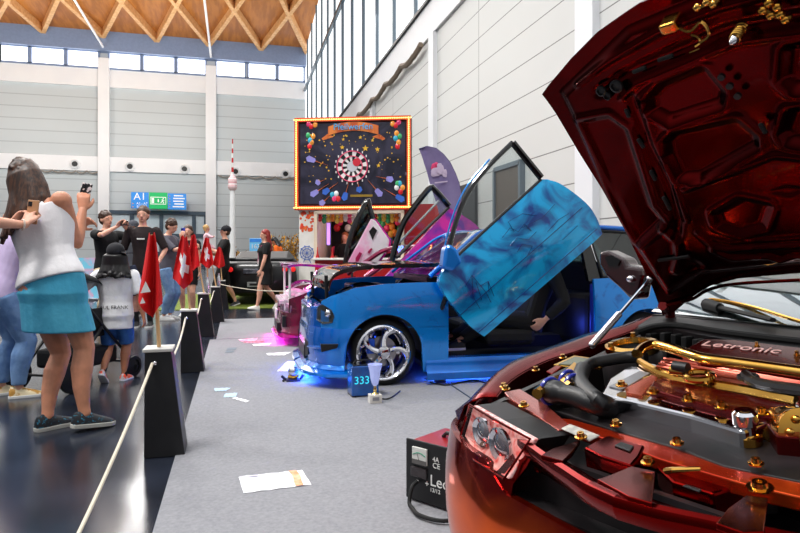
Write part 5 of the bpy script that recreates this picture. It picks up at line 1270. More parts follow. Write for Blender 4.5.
        MB().prism([Q(y, x, -.001) for y, x in ol], fu*.015*H).build('shoe_sole', sole or M_white, sh, bevel=.004)
    # ---- hair, cap
    rnd = random.Random(int(px*7+fy))
    if hair:
        hk_ = .93 if cap else 1.0; g = MB(); g.sph(HD(0, -.005, .116 if not cap else .108), (.0505*H*hs*hk_, .0585*H*hs*hk_, .050*H*hs*hk_), 18, 12, Mh); g.sph(HD(0, -.02, .085), (.047*H*hs, .040*H*hs, .045*H*hs), 14, 10, Mh)
        for k in range(60):
            th, ph = rnd.uniform(0, 2*PI), rnd.uniform(-.25, 1.5)
            dv = V((math.cos(th)*math.cos(ph)*.045, math.sin(th)*math.cos(ph)*.052-.010, math.sin(ph)*.050+.114))
            if dv.y > .012 and dv.z < .137: continue
            if cap and dv.z > .105: continue
            g.sph(HD(*dv), rnd.uniform(.008, .0145)*H*hs*(.6 if hair_len else 1), 7, 5)
        if hair_len:
            nst = 26
            for k in range(nst):
                a_ = PI*(.94*k/(nst-1)+.03)+PI; x0 = .043*math.cos(a_)*hair_w; y0 = .046*math.sin(a_)-.008
                L = hair_len*rnd.uniform(.85, 1.08); pts = [HD(x0*.8, y0*.8, .125 if not cap else .095), HD(x0*1.12, y0*1.1, .085), HD(x0*1.25, y0*1.1, .03)]
                q = HD(x0*1.3, y0*1.05-.006, .0); 
                for j in range(1, 5): pts.append(q-V((0, 0, 1))*H*L*j/4+(Rl @ Rt @ V((x0*.12*j*hair_w+rnd.uniform(-.004, .004), -.006*j+rnd.uniform(-.006, .006)*(2 if hair_w > 1.2 else 1), 0)))*H)
                g.tube(pts, [.012*H*hs]*3+[.013*H*hs]*2+[.011*H*hs, .007*H*hs], 7)
        ho = g.fused('hair', hair, root, vox*.9, 2)
    if cap:
        g = MB(); g.sph(HD(0, -.006, .116), (.0535*H*hs, .063*H*hs, .054*H*hs), 18, 12, Mh)
        co_ = g.build('cap', cap, root, smooth=True)
        ba = brim; rs = []
        for t in range(9):
            a_ = -.9+1.8*t/8; r0, r1 = .050, .050+.050*math.cos(a_*.9)**.6
            rs.append([HD(r*math.sin(a_+ba), r*1.08*math.cos(a_+ba)-.006, .112-.010*(r > .06)) for r in (r0*.8, (r0+r1)/2, r1)])
        MB().grid(rs, (Mh @ V((0, 0, .005*H*hs)))).build('brim', cap, co_, smooth=True)
        MB().sph(HD(0, -.008, .171), .005*H*hs, 8, 6).build('button', cap, co_, smooth=True)
    if face:
        for q in (-1, 1):
            e_ = MB().sph(HD(q*.0195, .0475, .0915), (.0080*H*hs, .0055*H*hs, .0040*H*hs), 10, 8, Mh).build('eye', pbr('eye_white', (232, 226, 222), .3), root, smooth=True)
            MB().sph(HD(q*.0195, .0520, .0915), (.0034*H*hs, .0018*H*hs, .0034*H*hs), 8, 6, Mh).build('iris', pbr('iris', eye, .2), e_, smooth=True)
            if hair: MB().tube([HD(q*.010, .0535, .103), HD(q*.020, .0545, .1055), HD(q*.031, .0465, .102)], .0017*H*hs, 6).build('eyebrow', hair, root, smooth=True)
        MB().sph(HD(0, .0515, .0545), (.0145*H*hs, .005*H*hs, .0042*H*hs), 10, 6, Mh).build('mouth', pbr('lips', (176, 96, 92), .45), root, smooth=True)
    M = Matrix.Translation(loc) @ Matrix.Rotation(rz, 4, 'Z')
    info = {'root': root, 'M': M, 'T': T, 'F': F, 'HD': HD, 'Mh': Mh, 'arms': arms, 'st': st}
    for k, v in hp_.items(): info[k] = (M @ v) if len(k) == 1 else (M.to_3x3() @ v)
    return info
D = math.radians
M_phone = pbr('phone_black', (22, 22, 26), .25, coat=.4); M_screen = pbr('phone_screen', (60, 64, 84), .1, coat=1, emit=(120, 130, 160), estr=.5, col2=(210, 90, 90), nscale=30)
def phone(info, s, label, case=None, up=(0, 0, 1), out=None, size=(.074, .15)):
    p = info[s]; n = info[s+'n']; out = V(out) if out is not None else -n; upv = V(up)
    z = upv.normalized(); y = (out-z*out.dot(z)).normalized(); x = y.cross(z)
    M = Matrix((x, y, z)).transposed().to_4x4(); M.translation = p+z*.03
    o = MB().box((0, 0, 0), (size[0], .009, size[1])).build('phone', case or M_phone, None, bevel=.006, seg=3); o.matrix_world = M; tag(o, label, 'phone')
    MB().box((0, .0048, 0), (size[0]-.008, .001, size[1]-.012)).build('screen', M_screen, o)
    MB().box((-.018, -.006, size[1]*.33), (.026, .003, .03)).build('camera_bump', M_phone, o, bevel=.002)
    return o
# skins and hair
sk_tan, sk_fair, sk_mid = ('tan', (206, 140, 108)), ('fair', (226, 168, 142)), ('mid', (186, 122, 90))
H_dbrown = pbr('hair_dark_brown', (44, 26, 18), .45, col2=(78, 48, 30), nscale=18, stretch=(4, 4, .5)); H_black = pbr('hair_black', (16, 13, 13), .4); H_red = pbr('hair_red', (120, 26, 22), .45, col2=(150, 40, 30), nscale=14, stretch=(3, 3, .4)); H_brown = pbr('hair_brown', (72, 46, 28), .5)
C_black = CL('black', (13, 13, 15)); C_white = CL('white', (236, 234, 232)); C_jean = CL('denim', (96, 134, 186), col2=(70, 104, 158)); C_jeanl = CL('light_denim', (130, 164, 204), col2=(104, 140, 186))
# 1 the woman in the white top
W = person('woman with long brown hair in white tank top and turquoise skirt, filming with a phone', 53, 428, D(-28), 1.79, sk_tan, shirt=CL('tank_white', (232, 230, 232), nscale=5), tank=True, hem=.53, fem=True, w=1.26,
           skirt=(CL('turquoise', (82, 176, 206), col2=(62, 156, 190), nscale=6), .35, .56, .16), shoe=pbr('shoe_black_teal', (24, 26, 32), .6, col2=(30, 120, 150), nscale=60, lo=.58, hi=.66), sole=pbr('sole_grey', (190, 188, 180), .6), hair=H_dbrown, hair_len=.13, hair_w=1.15,
           hands={'R': ((-.0, .15, .80), (.12, -.25, -1)), 'L': ((-.10, .22, .74), (-1, -.2, -.6))}, lean=(D(3), D(-17)), head=(D(4), D(10), D(-8)),
           feet={'L': ((-.005, -.02, .045), (.38, 1, 0), 0), 'R': ((.135, .0, .058), (.5, 1, 0), D(6))}, hdir={'R': ((-.15, .25, 1), (-.6, .8, 0))}, curl=.65, vox=.0068, face=True)
phone(W, 'R', 'black phone with red and white case held up by the woman in the tank top', pbr('phone_case_print', (26, 26, 30), .3, col2=(225, 215, 215), nscale=26, lo=.5, hi=.54), up=(.25, 0, 1), out=(.25, 1, 0))
# 2 person in lilac beside her
L2 = person('person in lilac shirt, blue jeans and red cap standing behind the long-haired woman', 4, 397, D(-62), 1.60, sk_fair, shirt=CL('lilac', (205, 186, 224)), hem=.44, sleeve=.8, legs=CL('denim_mid', (112, 146, 190), col2=(84, 118, 166)), leg_len=.96, w=1.12,
            shoe=pbr('shoe_cream', (222, 206, 168), .6, col2=(176, 128, 50), nscale=16, lo=.5, hi=.55), sole=M_white, hair=H_dbrown, cap=CL('cap_red', (196, 24, 48)), lean=(D(16), D(4)), feet={'L': ((-.06, .0, .045), (0, 1, 0), 0), 'R': ((.07, .05, .045), (.2, 1, 0), 0)}, hands={'R': ((.12, .2, .62), (1, -1, 0)), 'L': ((-.1, .2, .62), (-1, -1, 0))}, face=True)
# 3 person reaching in from the left with a phone
P3 = person('person at the left edge reaching in with both hands around a phone', -90, 452, D(-58), 1.70, sk_fair, shirt=C_black, sleeve=.6, legs=C_jean, shoe=M_black, hair=H_brown, hands={'R': ((.10, .335, .765), (1, -.3, -1)), 'L': ((.02, .335, .77), (-1, -.3, -1))}, hdir={'R': ((-.55, .35, .75), (-.6, .8, 0)), 'L': ((.4, .5, .8), (.6, .8, 0))}, curl=.8)
phone(P3, 'R', 'phone in a light case held up at the left edge of the picture', pbr('phone_case_tan', (200, 150, 110), .3), up=(.1, 0, 1), out=(.3, .9, 0))
p_, q_ = P3['arms']['R'][1], P3['arms']['R'][2]; d_ = (q_-p_).normalized(); c_ = p_.lerp(q_, .93); x_, y_, _ = frame_z(d_)
tag(MB().tube([P3['M'] @ (c_+(x_*math.cos(t*PI/10)+y_*math.sin(t*PI/10))*.031) for t in range(20)], .006, 6, closed=True).build('bracelet', pbr('bracelet_pale', (225, 205, 190), .4), smooth=True), 'pale bracelet on the wrist reaching in from the left edge', 'bracelet')
# 4 child
ch_sh = CL('child_white', (238, 238, 240))
CH = person('child in black cap, white printed T-shirt and denim shorts, seen from behind', 116, 381, D(-6), 1.17, sk_mid, shirt=ch_sh, sleeve=.85, hem=.40, legs=CL('denim_bright', (60, 112, 180), col2=(38, 84, 150)), leg_len=.47, shoe=pbr('shoe_orange', (240, 84, 50), .5, col2=(200, 196, 200), nscale=30, lo=.5, hi=.56), sole=pbr('sole_white', (222, 222, 226), .5), sock=.34,
            hair=H_black, hair_len=.06, hair_w=1.3, cap=CL('cap_black', (24, 24, 30)), brim=1.4, hs=1.22, w=1.3, feet={'L': ((-.062, -.10, .085), (0, 1, 0), D(38)), 'R': ((.055, .02, .045), (.25, 1, 0), 0)}, hands={'L': ((-.24, .06, .56), (-1, -.6, 0)), 'R': ((.22, -.02, .42), (1, -.6, 0))}, vox=.0062, face=False)
me = text_mesh('PAUL FRANK', .045, .001)
def on_back(info, x, z, out=.0):
    st = info['st']; H = info['F'](0, 0, 1).z; dd = lerpf([(s[0], s[2]) for s in st], z)+.022; return info['T'](info['F'](x, -dd-out, z))
c_ = on_back(CH, 0, .565, .004); sh_ = [o for o in CH['root'].children if o.name.startswith('shirt')][0]
MB().mesh(me, face_mat(c_, V((1, 0, 0)), V((0, 0, 1)))).build('lettering', M_black, sh_, fix=False)
# 5 man photographing
A5 = person('man in black T-shirt and tan trousers taking a picture with a phone at his eyes', 106, 327, D(-128), 1.79, sk_fair, shirt=C_black, sleeve=.8, legs=CL('tan', (196, 178, 146)), shoe=pbr('shoe_mustard', (222, 168, 60), .6), hair=H_dbrown, hands={'R': ((.06, .19, .865), (1, .2, -.5)), 'L': ((-.03, .2, .855), (-1, .2, -.6))}, hdir={'R': ((-.5, .2, .5), (-.2, 1, 0)), 'L': ((.5, .2, .5), (.2, 1, 0))})
phone(A5, 'R', 'dark phone held sideways in front of the face of the man in tan trousers', None, up=(.62, .79, .05), out=A5['M'].to_3x3() @ V((0, -1, 0)))
# 6 man in grey cap
C6 = person('man in grey cap raising a hand, mostly hidden behind the man in the brown T-shirt', 133, 316, D(160), 1.74, sk_fair, shirt=CL('grey_shirt', (90, 92, 98)), sleeve=.9, legs=C_black, shoe=M_black, hair=H_brown, cap=CL('cap_grey', (70, 72, 80)), hands={'R': ((.14, .2, .82), (1, .2, -1))})
# 7 man in brown tee
B7 = person('tall man in dark brown T-shirt and navy shorts standing and facing the camera', 143, 327, D(176), 1.86, sk_fair, w=.82, shirt=CL('dark_brown', (34, 22, 23)), sleeve=.95, hem=.45, legs=CL('navy', (40, 46, 66)), leg_len=.5, shoe=pbr('shoe_dark', (32, 32, 34), .6), sock=.4, hair=H_brown, hands={'R': ((.15, .03, .5), (1, -1, 0)), 'L': ((-.13, .08, .53), (-1, -.6, 0))})
sh_ = [o for o in B7['root'].children if o.name.startswith('shirt')][0]
st = B7['st']; c_ = B7['T'](B7['F'](.0, .088, .735)); MB().box(c_, (.11, .004, .022)).build('chest_print', M_white, sh_)
# 8 man in grey tee
D8 = person('man with curly brown hair in grey T-shirt and light jeans looking down at a phone', 168, 320, D(-112), 1.74, sk_fair, shirt=CL('slate', (84, 82, 92)), sleeve=.95, hem=.42, legs=C_jeanl, shoe=M_white, hair=H_dbrown, head=(D(24), 0, 0), hands={'R': ((.04, .25, .72), (1, -.4, -1)), 'L': ((-.06, .26, .72), (-1, -.4, -1))})
# 9 woman with phone before her face
E9 = person('woman in black top and shorts holding a blue phone to her face', 188, 316, D(172), 1.66, sk_fair, shirt=C_black, sleeve=.4, hem=.5, fem=True, legs=C_black, leg_len=.34, shoe=pbr('shoe_white', (232, 232, 232), .5), hair=H_dbrown, hair_len=.12, hands={'R': ((.03, .16, .85), (1, .1, -1))}, hdir={'R': ((-.2, .2, 1), (0, -1, 0))})
phone(E9, 'R', 'blue phone held in front of the face of the woman with bare legs', pbr('phone_case_blue', (40, 60, 170), .3), up=(0, 0, 1), out=E9['M'].to_3x3() @ V((0, -1, 0)))
# 10 man with baby
F10 = person('man in black with black cap carrying a baby in a pink suit', 223, 307, D(98), 1.74, sk_fair, shirt=C_black, sleeve=.8, legs=C_black, leg_len=.52, shoe=pbr('shoe_dark', (32, 32, 34), .6), hair=H_brown, cap=CL('cap_black', (24, 24, 30)), brim=PI*.0, lean=(D(-4), 0), hands={'R': ((.03, .15, .66), (1, -.5, -.6)), 'L': ((-.06, .16, .72), (-1, -.5, -.6))}, feet={'L': ((-.05, .1, .045), (0, 1, 0), 0), 'R': ((.05, -.16, .06), (0, 1, 0), D(20))}, vox=.012)
cb = F10['M'] @ (V((-.03, .20, .74))*1.74)
BB = person('baby in pale pink suit held against the shoulder of the man in black', 0, 0, D(-80), .70, sk_fair, shirt=CL('baby_pink', (238, 196, 206)), sleeve=1.6, hem=.44, legs=CL('baby_pink', (238, 196, 206)), leg_len=.9, hair=pbr('hair_blond', (206, 164, 104), .5), hs=1.55, w=1.5, loc=cb-V((0, 0, .30)), feet={'L': ((-.07, .10, .20), (0, 1, 0), 0), 'R': ((.07, .10, .20), (0, 1, 0), 0)}, hands={'R': ((.12, .2, .74), (1, -1, 0)), 'L': ((-.12, .2, .74), (-1, -1, 0))}, vox=.009, face=False)
# 11 red-haired woman walking
G11 = person('woman with red hair in black dress and white shoes walking to the left', 265, 309, D(104), 1.64, sk_fair, shirt=C_black, sleeve=.7, hem=.5, fem=True, w=1.2, skirt=(C_black, .31, .60, .22), shoe=pbr('shoe_cream_white', (236, 232, 222), .5), hair=H_red, hair_len=.11, hair_w=1.1,
             feet={'L': ((-.05, .12, .045), (0, 1, 0), D(-8)), 'R': ((.05, -.17, .075), (0, 1, 0), D(38))}, hands={'L': ((-.13, .10, .46), (-1, -.8, 0)), 'R': ((.13, -.02, .47), (1, -.8, 0))}, vox=.011)
g = MB(); T_, F_ = G11['T'], G11['F']; g.tube([T_(F_(-.03, -.01, .845)), T_(F_(-.045, .06, .80)), T_(F_(-.01, .092, .70)), T_(F_(.0, .085, .62))], .006, 5).box(T_(F_(0, .088, .60)), (.07, .01, .1))
o = g.build('lanyard', pbr('lanyard_pink', (200, 60, 120), .6, col2=(220, 214, 214), nscale=4), smooth=False); o.matrix_world = G11['M']; tag(o, 'lanyard with pale badge around the neck of the red-haired woman', 'lanyard')
# 12 orange tee, behind
person('person with dark hair in orange T-shirt standing behind the black car', 282, 299, D(70), 1.70, sk_mid, shirt=CL('orange', (244, 108, 28)), sleeve=.8, legs=C_black, shoe=M_black, hair=H_black, hair_len=.05, lean=(D(14), 0), head=(D(20), 0, 0), vox=.013, loc=at_d(281.5, 255, 19.2)-V((0, 0, HC)))
# 13 the two by the dart booth
l = bp(345, 240, .98); person('dark-clothed attendant with auburn hair inside the dart booth', 345, 290, BRZ+D(172), 1.66, sk_fair, shirt=C_black, sleeve=.8, legs=C_black, shoe=M_black, hair=pbr('hair_auburn', (140, 70, 34), .5), hair_len=.06, vox=.013, loc=V((wpos(l).x, wpos(l).y, 0)))
person('man in black T-shirt waiting at the red end wall of the dart booth', 433, 305, D(96), 1.62, sk_fair, shirt=C_black, sleeve=.8, legs=C_jean, shoe=M_black, hair=H_black, cap=CL('cap_black', (24, 24, 30)), brim=0, lean=(D(6), 0), head=(D(14), 0, 0), vox=.013, loc=at_d(433, 255, 13.0)-V((0, 0, HC)))
# 14 passenger in the blue car
sp_ = B.wld((1.50, -.42, 0)); sp_.z = .46-.50*1.7
S14 = person('person in black clothes sitting low inside the blue car', 540, 330, BPHI+PI/2, 1.70, sk_fair, shirt=C_black, sleeve=1.85, hem=.47, legs=C_black, leg_len=.95, shoe=M_black, hair=H_black, lean=(D(-20), 0), loc=sp_,
             feet={'L': ((-.06, .44, .42), (0, 1, 0), 0, (0, .4, 1)), 'R': ((.06, .46, .42), (0, 1, 0), 0, (0, .4, 1))}, hands={'L': ((-.15, -.03, .535), (-1, -1, -.3)), 'R': ((.12, .16, .58), (1, -1, 0))})
# ============================================================ BARRIER POSTS, FLAGS, ROPES, LITTER AND SMALL THINGS
M_board = pbr('black_board', (16, 16, 18), .4, col2=(24, 24, 26), nscale=5); M_stone = pbr('pale_cap', (198, 196, 190), .6); M_rope = pbr('cream_rope', (220, 210, 190), .8, bump=.5, bscale=200); M_stick = pbr('flag_stick', (214, 172, 124), .5)
M_flag = pbr('flag_red', (214, 18, 22), .7, col2=(190, 10, 16), nscale=3); M_cross = pbr('flag_white', (240, 236, 234), .7)
posts = []
def post(px, py, label, top=.58, bw=.22, tw=.155, rz=.0):
    o = at_z(px, py, 0); r = thing('barrier_post', label, 'barrier post', o, rz, 'barrier posts along the carpet edge')
    b, t = bw/2, tw/2
    MB().rings([[V((-t, -b, 0)), V((b*1.25, -b, 0)), V((b*1.25, b, 0)), V((-t, b, 0))], [V((-t, -t, top)), V((t*.8, -t, top)), V((t*.8, t, top)), V((-t, t, top))]]).build('body', M_board, r, bevel=.006)
    MB().box((-t*.12, 0, top+.009), (tw*1.02, tw*1.12, .018)).build('cap', M_stone, r, bevel=.004)
    MB().sph((-t*.3, -t-.01, top-.06), .014, 8, 6).build('rope_eye', M_chrome, r, smooth=True)
    posts.append((o, top, tw)); return r
post(161, 452, 'nearest black barrier post with pale cap, beside the dark floor')
post(190, 371, 'second black barrier post, behind the large limp red flag')
post(204, 336, 'third black barrier post, between two flag sticks')
post(216, 322, 'fourth black barrier post, in front of the man carrying the baby')
post(222, 309, 'farthest black barrier post, at the end of the carpet')
def rope(a, b, sag, label, n=24):
    pts = [a.lerp(b, k/n)-V((0, 0, sag*4*(k/n)*(1-k/n))) for k in range(n+1)]
    tag(MB().tube(pts, .0085, 8).build('rope', M_rope, smooth=True), label, 'rope', 'ropes between the barrier posts')
def eye(i): o, t, w_ = posts[i]; return o+V((-.035, -w_/2-.018, t-.06))
near_end = at_z(40, 640, .30)
rope(eye(0), at_d(57, 578, 2.12), .03, 'cream rope sagging from the nearest barrier post towards the bottom edge')
for i, lb in enumerate(('cream rope between the nearest and the second barrier post', 'cream rope between the second and the third barrier post', 'cream rope between the third and the fourth barrier post', 'short cream rope between the two farthest barrier posts')):
    rope(eye(i), eye(i+1), .16, lb)
o4 = eye(4); rope(o4, at_d(292, 291, 11.6), .05, 'cream rope running right from the farthest post past the red-haired woman')
rp = thing('barrier_post', 'small black barrier post beyond the pink car, holding the far end of the rope', 'barrier post', V((at_d(292, 291, 11.6).x, at_d(292, 291, 11.6).y+.05, 0)), 0, 'barrier posts along the carpet edge')
MB().tube([V((0, 0, 0)), V((0, 0, .60))], [.09, .05], 4).build('body', M_board, rp)
def flag(px, py, i, H, fw, fl, label, lean=.0, cross=1, sway=0.0, dx=0.0, dy=0.0):
    # limp flag hanging in folds from a stick standing on post i
    o, top, tw = posts[i]; base = o+V((dx, dy, top+.018)); r = thing('flag', label, 'flag', base, 0, 'Swiss flags on the barrier posts')
    tip = V((lean, 0, H)); MB().tube([V((0, 0, 0)), tip*.97], [.011, .010], 8).build('stick', M_stick, r, smooth=True)
    NU_, NV_ = 22, 18; rows = []
    ph = px*.37
    def P(u, v):
        # v: down the hoist; u: 0 at the stick ... 1 at the fly, gathered into folds that fall
        wdt = fw*(.16+.84*min(1, (v+.08))**.8); f = math.sin(u*9+ph+v*1.5)*.045*(.3+v)-.05
        return tip+V((-.5*fw*.35*v+(u-.34)*wdt+sway*v, f-.02, -.02-fl*v*(1-.18*abs(u-.55)*2)+fl*.02*math.sin(u*7+ph)))
    for j in range(NV_+1): rows.append([P(i_/NU_, j/NV_) for i_ in range(NU_+1)])
    c = MB().grid(rows, V((0, .003, 0))).build('cloth', M_flag, r, smooth=True)
    if cross:
        g = MB(); ang = .45*cross
        def patch(u0, u1, v0, v1):
            g.grid([[P(.52+(uu*math.cos(ang)-vv*math.sin(ang)*.9), .56+(uu*math.sin(ang)+vv*math.cos(ang))*.9)+V((0, -.006-.0, 0)) for uu in [u0+(u1-u0)*k/8 for k in range(9)]] for vv in [v0+(v1-v0)*k/8 for k in range(9)]], V((0, .002, 0)))
        patch(-.32, .32, -.09, .09); patch(-.1, .1, -.27, .27)
        g.build('cross', M_cross, c, smooth=True)
    return r
f0 = flag(158, 348, 0, .66, .125, .47, 'large limp red flag with small white patches on the nearest barrier post', lean=-.035, cross=0, dx=-.01)
g = MB()
for (x, z, r_) in ((-.055, .34, .026), (-.07, .27, .014)): MB().prism([V((x-r_, -.135, z-r_)), V((x+r_, -.135, z-r_*.7)), V((x, -.135, z+r_*1.5))], V((0, .003, 0))).build('white_patch', M_cross, [c for c in f0.children if c.name.startswith('cloth')][0])
flag(186, 290, 1, .72, .19, .50, 'red flag with large tilted white cross on the second barrier post', lean=-.06, cross=1)
flag(196, 286, 2, .82, .17, .50, 'limp red flag hanging close behind the flag with the large white cross', lean=-.14, cross=0)
flag(201, 280, 2, .78, .17, .42, 'red flag with white cross on the third barrier post, left of its neighbour', lean=-.02, cross=1, dx=.05, dy=.05)
flag(207, 278, 3, .72, .17, .40, 'red flag with white cross on the fourth barrier post', lean=-.12, cross=-1)
flag(216, 270, 4, .70, .24, .44, 'plain-looking red flag on the farthest barrier post, next to the man with the baby', lean=-.06, cross=0)
# chrome canisters on the third and fourth post
for i, dx, dy, lb in ((2, .05, -.04, 'small chrome canister on the third barrier post'), (3, .045, -.03, 'small chrome canister on the fourth barrier post')):
    o, top, tw = posts[i]; q = MB().lathe((0, 0, 0), [(.03, 0), (.03, .14), (.022, .16), (.012, .19), (.012, .22)], n=16).build('canister', M_chrome, smooth=True); q.location = o+V((dx, dy, top+.018)); tag(q, lb, 'canister')

# papers and flyers on the carpet
def paper(pts, name, m, label, group=None, z=.0085, th=.0008):
    P = [at_z(*q, z) for q in pts]; c = sum(P, V())/4; rows = []
    for i in range(7):
        a, b = P[0].lerp(P[3], i/6), P[1].lerp(P[2], i/6); rows.append([a.lerp(b, j/8)-c+V((0, 0, .004*math.sin(j*1.3+i*.9)**2)) for j in range(9)])
    o = MB().grid(rows, V((0, 0, th))).build(name, m, smooth=True); o.location = c; return tag(o, label, 'paper', group), P, c
M_paper = pbr('paper_white', (238, 238, 244), .6); M_pblue = pbr('paper_pale_blue', (172, 200, 226), .6); M_pgrey = pbr('paper_grey', (96, 108, 122), .6); M_ppink = pbr('paper_pink', (214, 130, 160), .6, col2=(120, 60, 70), nscale=16, lo=.48, hi=.54)
pp_, P, c = paper([(238.6, 477), (302, 470.5), (311.5, 485), (243.5, 493.5)], 'flyer', M_paper, 'large white flyer with orange edge lying on the carpet in front')
g = MB(); R4 = lambda u, v: P[0].lerp(P[1], u).lerp(P[3].lerp(P[2], u), v)-c+V((0, 0, .0055))
g.grid([[R4(u+.02*math.sin(v*5), v) for u in (.78, .84, .9)] for v in (0, .25, .5, .75, 1)]); g.build('orange_stripe', pbr('print_orange', (246, 186, 150), .6, col2=(240, 140, 90), nscale=20), pp_)
g = MB(); g.grid([[R4(u, v) for u in (.02, .3)] for v in (.04, .12)]); g.build('heading', pbr('print_lilac', (204, 200, 222), .6), pp_)
paper([(214, 388.5), (231, 388), (226, 391), (215, 391.5)], 'flyer', M_pblue, 'pale blue flyer on the carpet, farthest left of the blue pair')
paper([(225, 394), (237.5, 393), (236, 397), (223.5, 397.5)], 'flyer', M_pblue, 'pale blue flyer overlapping the narrow white slip on the carpet')
paper([(235, 397.5), (249.5, 401), (246, 402.5), (232, 398.5)], 'paper_slip', M_paper, 'narrow white paper slip beside the pale blue flyers')
paper([(228, 348), (237, 347.5), (235.5, 350), (226, 350.5)], 'flyer', M_pgrey, 'small dark grey flyer on the carpet, upper of two')
paper([(226.5, 351), (234.5, 350.8), (233, 352.5), (225, 353)], 'flyer', M_pgrey, 'small dark grey flyer on the carpet, lower of two')
paper([(287, 361.5), (298, 361.5), (288, 371.5), (277, 371.5)], 'brochure', pbr('paper_striped', (236, 232, 236), .6, col2=(230, 170, 140), nscale=14, lo=.5, hi=.55), 'white and orange brochure beside the toppled globe trophy')
paper([(266, 353.5), (292, 352), (284, 355.5), (268, 355.5)], 'flyer', M_paper, 'white curved flyer on the carpet between the pink car and the toppled trophy')
paper([(238, 339.5), (258, 338), (256, 341), (241, 341.5)], 'flyer', pbr('paper_magenta', (226, 90, 150), .6, col2=(240, 200, 214), nscale=10), 'pink flyer in the litter in front of the pink car')
paper([(244, 341.8), (272, 339), (262, 342.8), (243, 343.2)], 'flyer', M_ppink, 'dark pink magazine in the litter in front of the pink car')
paper([(252, 344.5), (272, 343), (269, 345.5), (254, 346)], 'flyer', M_paper, 'white flyer in the litter in front of the pink car')
# toppled globe trophy
o = at_z(293, 381, 0.008); t = thing('trophy', 'small chrome globe trophy on a dark blue base near the blue car bumper', 'trophy', o)
MB().sph((0, 0, .085), .046, 18, 12).build('globe', M_chrome, t, smooth=True)
MB().tube([V((-.045, 0, .04)), V((0, 0, .03)), V((.05, 0, .045))], [.012, .022, .012], 8).build('cradle', M_gold, t, smooth=True)
MB().tube(catmull([V((-.10, .0, .05)), V((-.06, 0, .015)), V((0, 0, .012)), V((.06, 0, .014)), V((.09, 0, .05))], 4), .012, 8).box((0, 0, .01), (.12, .08, .018)).build('base', pbr('base_navy', (16, 24, 70), .3, coat=.5), t, smooth=True)
o = at_z(283.5, 382, .008); q = MB().sph((0, 0, .012), .012, 10, 8).build('knob', M_black, smooth=True); q.location = o; tag(q, 'tiny black knob lying on the carpet left of the globe trophy', 'knob')
# blue box with its lit emblem, and the cup
o = at_z(367, 397, 0.008); bx_ = thing('box', 'translucent blue box with a cyan emblem standing by the front wheel', 'box', o, D(3))
M_bb = pbr('box_blue', (14, 84, 160), .25, coat=.6, col2=(8, 56, 120), nscale=4)
MB().box((-.01, .09, .125), (.22, .17, .235)).build('body', M_bb, bx_, bevel=.012, seg=3)
MB().box((-.01, .09, .247), (.2, .15, .012)).build('lid', M_blackgloss, bx_, bevel=.004); MB().tube([V((-.09, .09, .25)), V((-.07, .09, .275)), V((.05, .09, .275)), V((.07, .09, .25))], .006, 6).build('handle', M_black, bx_)
for x in (-.1, .08): MB().box((x, .09, .012), (.03, .16, .02)).build('foot', M_black, bx_)
me = text_mesh('333', .085, .001); MB().mesh(me, face_mat(V((-.04, .002, .13)), (1, 0, 0), (0, 0, 1))).build('emblem', emis('emblem_cyan', (50, 200, 225), .8), bx_, fix=False)
o = at_z(375, 402.5, 0.008); cp = thing('trophy', 'silver cup trophy with pale blue bowl on a white marble block', 'trophy', o)
MB().box((0, 0, .032), (.095, .07, .064)).build('plinth', pbr('marble_white', (228, 224, 216), .3, col2=(206, 202, 194), nscale=8), cp, bevel=.003)
MB().lathe((0, 0, .064), [(.03, 0), (.024, .008), (.010, .02), (.016, .035), (.010, .05), (.013, .062)], n=18).build('stem', pbr('stem_gold', (196, 170, 110), .2, metal=1), cp, smooth=True)
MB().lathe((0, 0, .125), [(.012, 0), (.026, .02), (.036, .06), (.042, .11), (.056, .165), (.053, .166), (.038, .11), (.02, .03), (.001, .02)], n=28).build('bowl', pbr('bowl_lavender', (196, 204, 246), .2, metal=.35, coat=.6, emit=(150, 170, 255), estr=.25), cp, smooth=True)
MB().box((0, -.0355, .034), (.05, .002, .026)).build('plaque', M_steel, cp)
# cables and power supply under the blue car
o = at_z(440, 383, .008); q = thing('power_supply', 'small blue power adapter on the carpet under the blue car sill', 'power supply', o)
MB().box((0, 0, .03), (.09, .06, .045)).build('case', pbr('adapter_blue', (24, 44, 150), .4), q, bevel=.004); MB().box((0, -.031, .03), (.05, .003, .02)).build('socket', M_black, q)
tag(MB().tube(catmull([at_z(*p_, .016) for p_ in ((430, 382), (446, 385), (462, 382), (474, 380), (490, 383), (505, 377))], 5), .007, 6).build('cable', M_rubber, smooth=True), 'black cable lying on the carpet beneath the blue car sill', 'cable')
tag(MB().tube(catmull([at_z(*p_, .014) for p_ in ((448, 383), (462, 392), (480, 405), (500, 425), (520, 450))], 5), .005, 6).build('cable', pbr('cable_slate', (60, 74, 96), .6), smooth=True), 'thin slate cable crossing the carpet from the blue car towards the red car', 'cable')
tag(MB().tube(catmull([at_z(*p_, .014) for p_ in ((372, 396), (384, 399), (392, 397), (400, 391))], 5), .005, 6).build('cable', M_black, smooth=True), 'short black cable behind the silver cup', 'cable')
